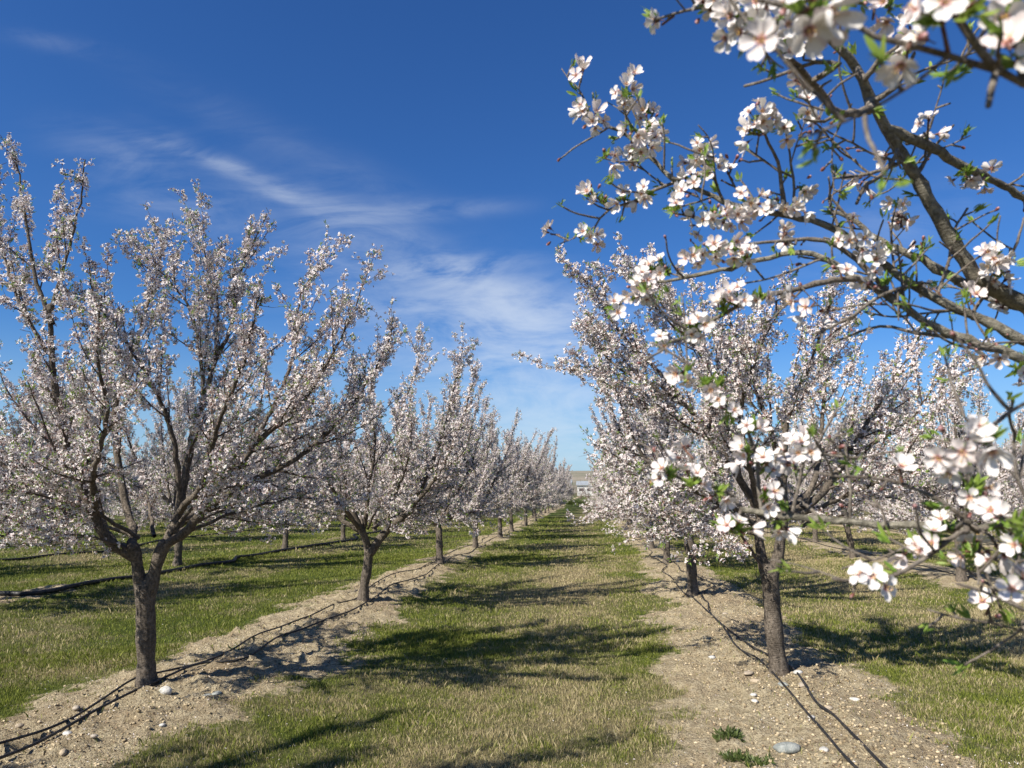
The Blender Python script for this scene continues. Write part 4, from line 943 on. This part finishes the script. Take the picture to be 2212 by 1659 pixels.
def flower_set(acc, c, outw, n, rs_, size=.0172, spread=.015):
    """n blossoms round c, each facing away from the spur"""
    th = rs_.rand() * 6.28; ax = frames(np.array([outw]), np.array([th]))[0]
    for k in range(n):
        r_ = 0 if (k == 0 and n > 2) else math.sqrt((k + .3) / n); a = k * 2.4 + rs_.uniform(-.3, .3)
        dloc = ax[0] * math.cos(a) * r_ + ax[1] * math.sin(a) * r_
        nn = unit(ax[2] * 1.0 + dloc * 1.25 + rs_.randn(3) * .15)
        sp = spread * (1 + .16 * n ** .8)
        pos_ = c + dloc * sp + ax[2] * sp * (.75 - .5 * r_ * r_) + rs_.randn(3) * .002
        if rs_.rand() < .20: scatter(acc, BB, pos_[None], nn[None], size * .48, [rs_.rand() * 6], [rs_.rand()])
        else: scatter(acc, FB[rs_.choice(5, p=[.12, .22, .27, .24, .15])], pos_[None], nn[None], size * rs_.uniform(.85, 1.1), [rs_.rand() * 6], [rs_.rand() ** 1.5])
    S = sweep(c - outw * .012, outw, .02, 0, .3, rs_, .01); tube(acc, S, .0018, 6, mat=1, t=0, r=.5)
rs = np.random.RandomState(4)
def tuft(c, d, n, size):
    d = unit(d); nn = d + rs.randn(n, 3) * .38
    scatter(lv, LB, c + rs.randn(n, 3) * .003, nn, size * rs.uniform(.5, 1.05, n), rs.rand(n) * 6.28, rs.rand(n))
for ci, (x, y, n) in enumerate(clusters):
    i_ = int(np.argmin((NPX[:, 0] - x) ** 2 + (NPX[:, 1] - y) ** 2)); _, _, L, T, rd = near_pts[i_]
    d = (L + base - CAM) @ FWD; tgt = P(x, y, d - .02) - base; off = tgt - L; ln = np.linalg.norm(off)
    outw = unit(off / (ln + 1e-6) * min(1, ln / .02) + np.array([0, 0, .15]) + unit(-(L + base - CAM)) * rs.uniform(-.1, .6) + rs.randn(3) * .35)
    c = L + off * .7 if ln < .10 else L + off * (.07 / ln)
    if ln > .012: S = np.array([L, L + off * .35 + [0, 0, .003], c]); tube(twigs_n, smooth_line(S, .01), .0018, 6)
    a = Acc(); flower_set(a, c - c, outw, n + (1 if n > 2 and y < 700 else 0), rs, (.0150 if 1.05 < d < 1.33 else .0162) if d > .7 else .0175)
    link('blossom_cluster', a.mesh('blossom_cluster', BL_MATS), FGE, tuple(c))
    for _ in range(rs.randint(2, 5)): tuft(c - outw * .005, unit(rs.randn(3) + [0, 0, .9] + outw * .6), rs.randint(5, 9), .023)
twm = twigs_n.mesh('twigs', [M_twig_near]); bpy.data.objects[o.name].data = twm if False else o.data
for ob in list(FGE.children):
    if ob.name.startswith('twigs'): ob.data = twm
# leaf tufts, buds and a few single blossoms on the spurs
for (p, d) in spur_tips:
    k = rs.rand(); 
    if k < .60: tuft(p, d + [0, 0, .3], rs.randint(5, 10), rs.uniform(.014, .026))
    elif k < .78: scatter(extra, BB, (p + d * .004)[None], unit(d + rs.randn(3) * .3)[None], rs.uniform(.0045, .0085), [0.], [rs.rand()])
    elif k < .93: flower_set(extra, p, unit(d + rs.randn(3) * .3), rs.randint(1, 4), rs, .018)
tag(link('spur_blossoms', extra.mesh('spur_blossoms', BL_MATS), FGE), kind='stuff')
if FT.lf.n: link('rear_leaves', FT.lf.mesh('rear_leaves', BL_MATS, False), FGE)
link('leaves', lv.mesh('leaves', BL_MATS), FGE)

# ------------------------------------------------------------------ weeds on the right strip
rs = np.random.RandomState(8)
M_weed = leafy('weed_leaf', lambda t: t.mix(t.attr('r'), (.05, .075, .018), (.10, .13, .035)), .25, .5, .3)
def weed(px, py, w, n, lab):
    g = GG(px, py); a = Acc(); q = np.clip(rs.randn(n, 3), -1.5, 1.5) * [w * .42, w * .32, 0]
    for k_ in range(0, n, 5): tube(a, [(0, 0, .0), (q[k_, 0] * .5, q[k_, 1] * .5, .012), (q[k_, 0], q[k_, 1], .006)], .0016, 3, t=0, r=.3); q[:, 2] = ground_z(q[:, 0] + g[0], q[:, 1] + g[1]) - g[2]
    V = LB[0], [(LB[1][0][0], 0)], LB[2]
    nn = np.stack([q[:, 0] / w, q[:, 1] / w, np.full(n, .6)], 1) + rs.randn(n, 3) * .5; nn[:, 2] = np.abs(nn[:, 2]) + .15
    scatter(a, V, q, nn, rs.uniform(.012, .045, n), rs.rand(n) * 6.28, rs.rand(n))
    tag(link('weed', a.mesh('weed', [M_weed]), loc=tuple(g)), lab, 'weed', 'low weeds on the bare strip')
weed(1572, 1588, .12, 260, 'low green weed patch left of the large flat grey stone, further from the lane edge')
weed(1588, 1638, .12, 260, 'low green weed patch below left of the large flat grey stone')
weed(1640, 1645, .10, 160, 'feathery green weed directly below the large flat grey stone')
weed(235, 1195, .2, 300, 'green weed patch in the turf left of the nearest left trunk')
weed(505, 1404, .07, 30, 'thin dry looking weed between the left hoses and the turf')

# ------------------------------------------------------------------ far end: bushes, bare saplings, building, hills
rs = np.random.RandomState(15)
bush_me = []
for k in range(2):
    a = Acc(); n = 5000; v = rs.randn(n, 3); v /= np.linalg.norm(v, axis=1)[:, None]; q = v * (rs.rand(n, 1) ** .4) * [1.5, 1.0, .75] * (1 + .25 * np.sin(v[:, :1] * 5 + k) + .2 * np.sin(v[:, 1:2] * 7))
    q[:, 2] = np.abs(q[:, 2]) ; V = LS[0], [(LS[1][0][0], 0)], LS[2]
    scatter(a, V, q, v + rs.randn(n, 3) * .6 + [0, 0, .3], rs.uniform(.1, .2, n), rs.rand(n) * 6.28, rs.rand(n)); f1 = a.mesh('foliage', [M_weed])
    a = Acc()
    for j_ in range(12): S = sweep((0, 0, -.05), rs.randn(3) * [.8, .8, 0] + [0, 0, .6], .9, .3, .5, rs, .12); tube(a, S, np.linspace(.02, .006, len(S)), 5)
    bush_me.append((f1, a.mesh('stems', [M_twig])))
for k, (x, y) in enumerate(((-2.2, 95), (.0, 97), (2.4, 96), (4.6, 95.5), (-4.8, 96))):
    e = empty('bush', (x, y, 0)); e.scale = (1, 1, .8); tag(e, 'low green bush across the far end of the grass lane', 'bush', 'bushes at the far end of the lane')
    link('foliage', bush_me[k % 2][0], e); link('stems', bush_me[k % 2][1], e)
sap = []
for k in range(3):
    a = Acc(); tube(a, [(0, 0, -.1), (.02, 0, .6), (0, .02, 1.1)], [.05, .045, .04], 6); b2 = Acc()
    for j_ in range(26):
        S = sweep((0, 0, rs.uniform(.5, 1.1)), rs.randn(3) * [1, 1, .2] + [0, 0, 1.0], rs.uniform(1.2, 2.4), .25, .5, rs, .2); tube(b2, S, np.linspace(.016, .006, len(S)), 4)
        for _ in range(7): i_ = rs.randint(1, len(S)); U = sweep(S[i_], rs.randn(3) * .8 + [0, 0, 1], rs.uniform(.4, 1.0), .3, .5, rs, .2); tube(b2, U, np.linspace(.008, .004, len(U)), 3)
    sap.append((a.mesh('trunk', [M_twig]), b2.mesh('branches', [solid('bare_wood', lambda t: (.19, .14, .12))])))
for k in range(14):
    x = -8 + k * 1.35 + rs.uniform(-.3, .3); y = 103 + (k % 3) * 4
    e = empty('bare_tree', (x, y, 0)); e.rotation_euler = (0, 0, rs.rand() * 6); tag(e, 'leafless brown tree beyond the far end of the lane', 'tree', 'bare trees beyond the orchard')
    link('trunk', sap[k % 3][0], e); link('branches', sap[k % 3][1], e)
def box(a, x0, x1, y0, y1, z0, z1):
    v = [(x, y, z) for z in (z0, z1) for y in (y0, y1) for x in (x0, x1)]
    a.add(v, np.array([(0, 2, 3, 1), (4, 5, 7, 6), (0, 1, 5, 4), (2, 6, 7, 3), (0, 4, 6, 2), (1, 3, 7, 5)]))
M_white = solid('white_render', lambda t: t.mix(t.noise(t.add('ShaderNodeTexCoord').outputs['Object'], .6, 5), (.62, .61, .58), (.78, .77, .74)))
M_roof = solid('metal_roof', lambda t: t.mix(t.noise(t.add('ShaderNodeTexCoord').outputs['Object'], .5, 5), (.22, .25, .27), (.32, .34, .35)), .5)
M_dark = solid('dark_opening', lambda t: (.04, .045, .05), .4)
def shed(px, dist, w, h, dep, lab, nwin):
    q = P(px, 1062, dist); e = empty('farm_building', (q[0], q[1], 0)); tag(e, lab, 'building')
    a = Acc(); box(a, -w / 2, w / 2, 0, dep, -.2, h); link('wall', a.mesh('wall', [M_white], False), e)
    a = Acc(); r0 = h + dep * .16
    v = [(-w / 2 - .5, -.6, h - .05), (w / 2 + .5, -.6, h - .05), (w / 2 + .5, dep / 2, r0), (-w / 2 - .5, dep / 2, r0), (w / 2 + .5, dep + .6, h - .05), (-w / 2 - .5, dep + .6, h - .05)]
    v += [(x, y, z + .25) for x, y, z in v]
    a.add(v, np.array([(6, 7, 8, 9), (9, 8, 10, 11), (1, 0, 3, 2), (2, 3, 5, 4), (0, 1, 7, 6), (5, 11, 10, 4), (0, 6, 9, 3), (3, 9, 11, 5), (1, 2, 8, 7), (2, 4, 10, 8)])); link('roof', a.mesh('roof', [M_roof], False), e)
    for k in range(nwin):
        x = -w / 2 + (k + .5) * w / nwin; a = Acc(); box(a, x - .9, x + .9, -.05, .02, h * .45, h * .72); link('window', a.mesh('window', [M_dark], False), e)
    a = Acc(); box(a, -1, 1, -.06, .02, 0, h * .5); link('door', a.mesh('door', [M_dark], False), e)
shed(1290, 300, 16, 4.2, 10, 'long white farm building with grey roof at the end of the lane', 5)
shed(1185, 330, 20, 5.0, 12, 'white farm building further left behind the left row tips', 4)
# hills
a = Acc(); xs = np.linspace(-3200, 3200, 160); ys = np.linspace(700, 2600, 40); XX, YY = np.meshgrid(xs, ys)
prof = np.clip((YY - 700) / 900, 0, 1) ; prof = prof * prof * (3 - 2 * prof)
ZZ = prof * (44 + 12 * (fbm(XX, YY, .0016, 4, 70) - .5) * 2 + 7 * (fbm(XX, YY, .008, 4, 80) - .5)) - 1
i_ = np.arange(39)[:, None] * 160; j_ = np.arange(159)[None]
a.add(np.stack([XX, YY, ZZ], -1).reshape(-1, 3), np.stack([i_ + j_, i_ + j_ + 1, i_ + 161 + j_, i_ + 160 + j_], -1).reshape(-1, 4))
m, t, out = mat('hillside'); po = t.add('ShaderNodeNewGeometry').outputs['Position']
n1 = t.noise(po, .012, 8, .6); n2 = t.noise(po, .06, 6, .7)
c = t.mix(t.ramp(n1, .4, .6), (.26, .22, .17), (.18, .17, .12)); c = t.mix(t.ramp(n2, .5, .6, 0, .6), c, (.11, .13, .08))
bs = bsdf(t, c, .95, .1); t.l.new(bs.outputs[0], out.inputs[0])
tag(link('hills', a.mesh('hills', [m])), 'low dry brown hills along the horizon', kind='structure')
print('done', len(bpy.data.objects))
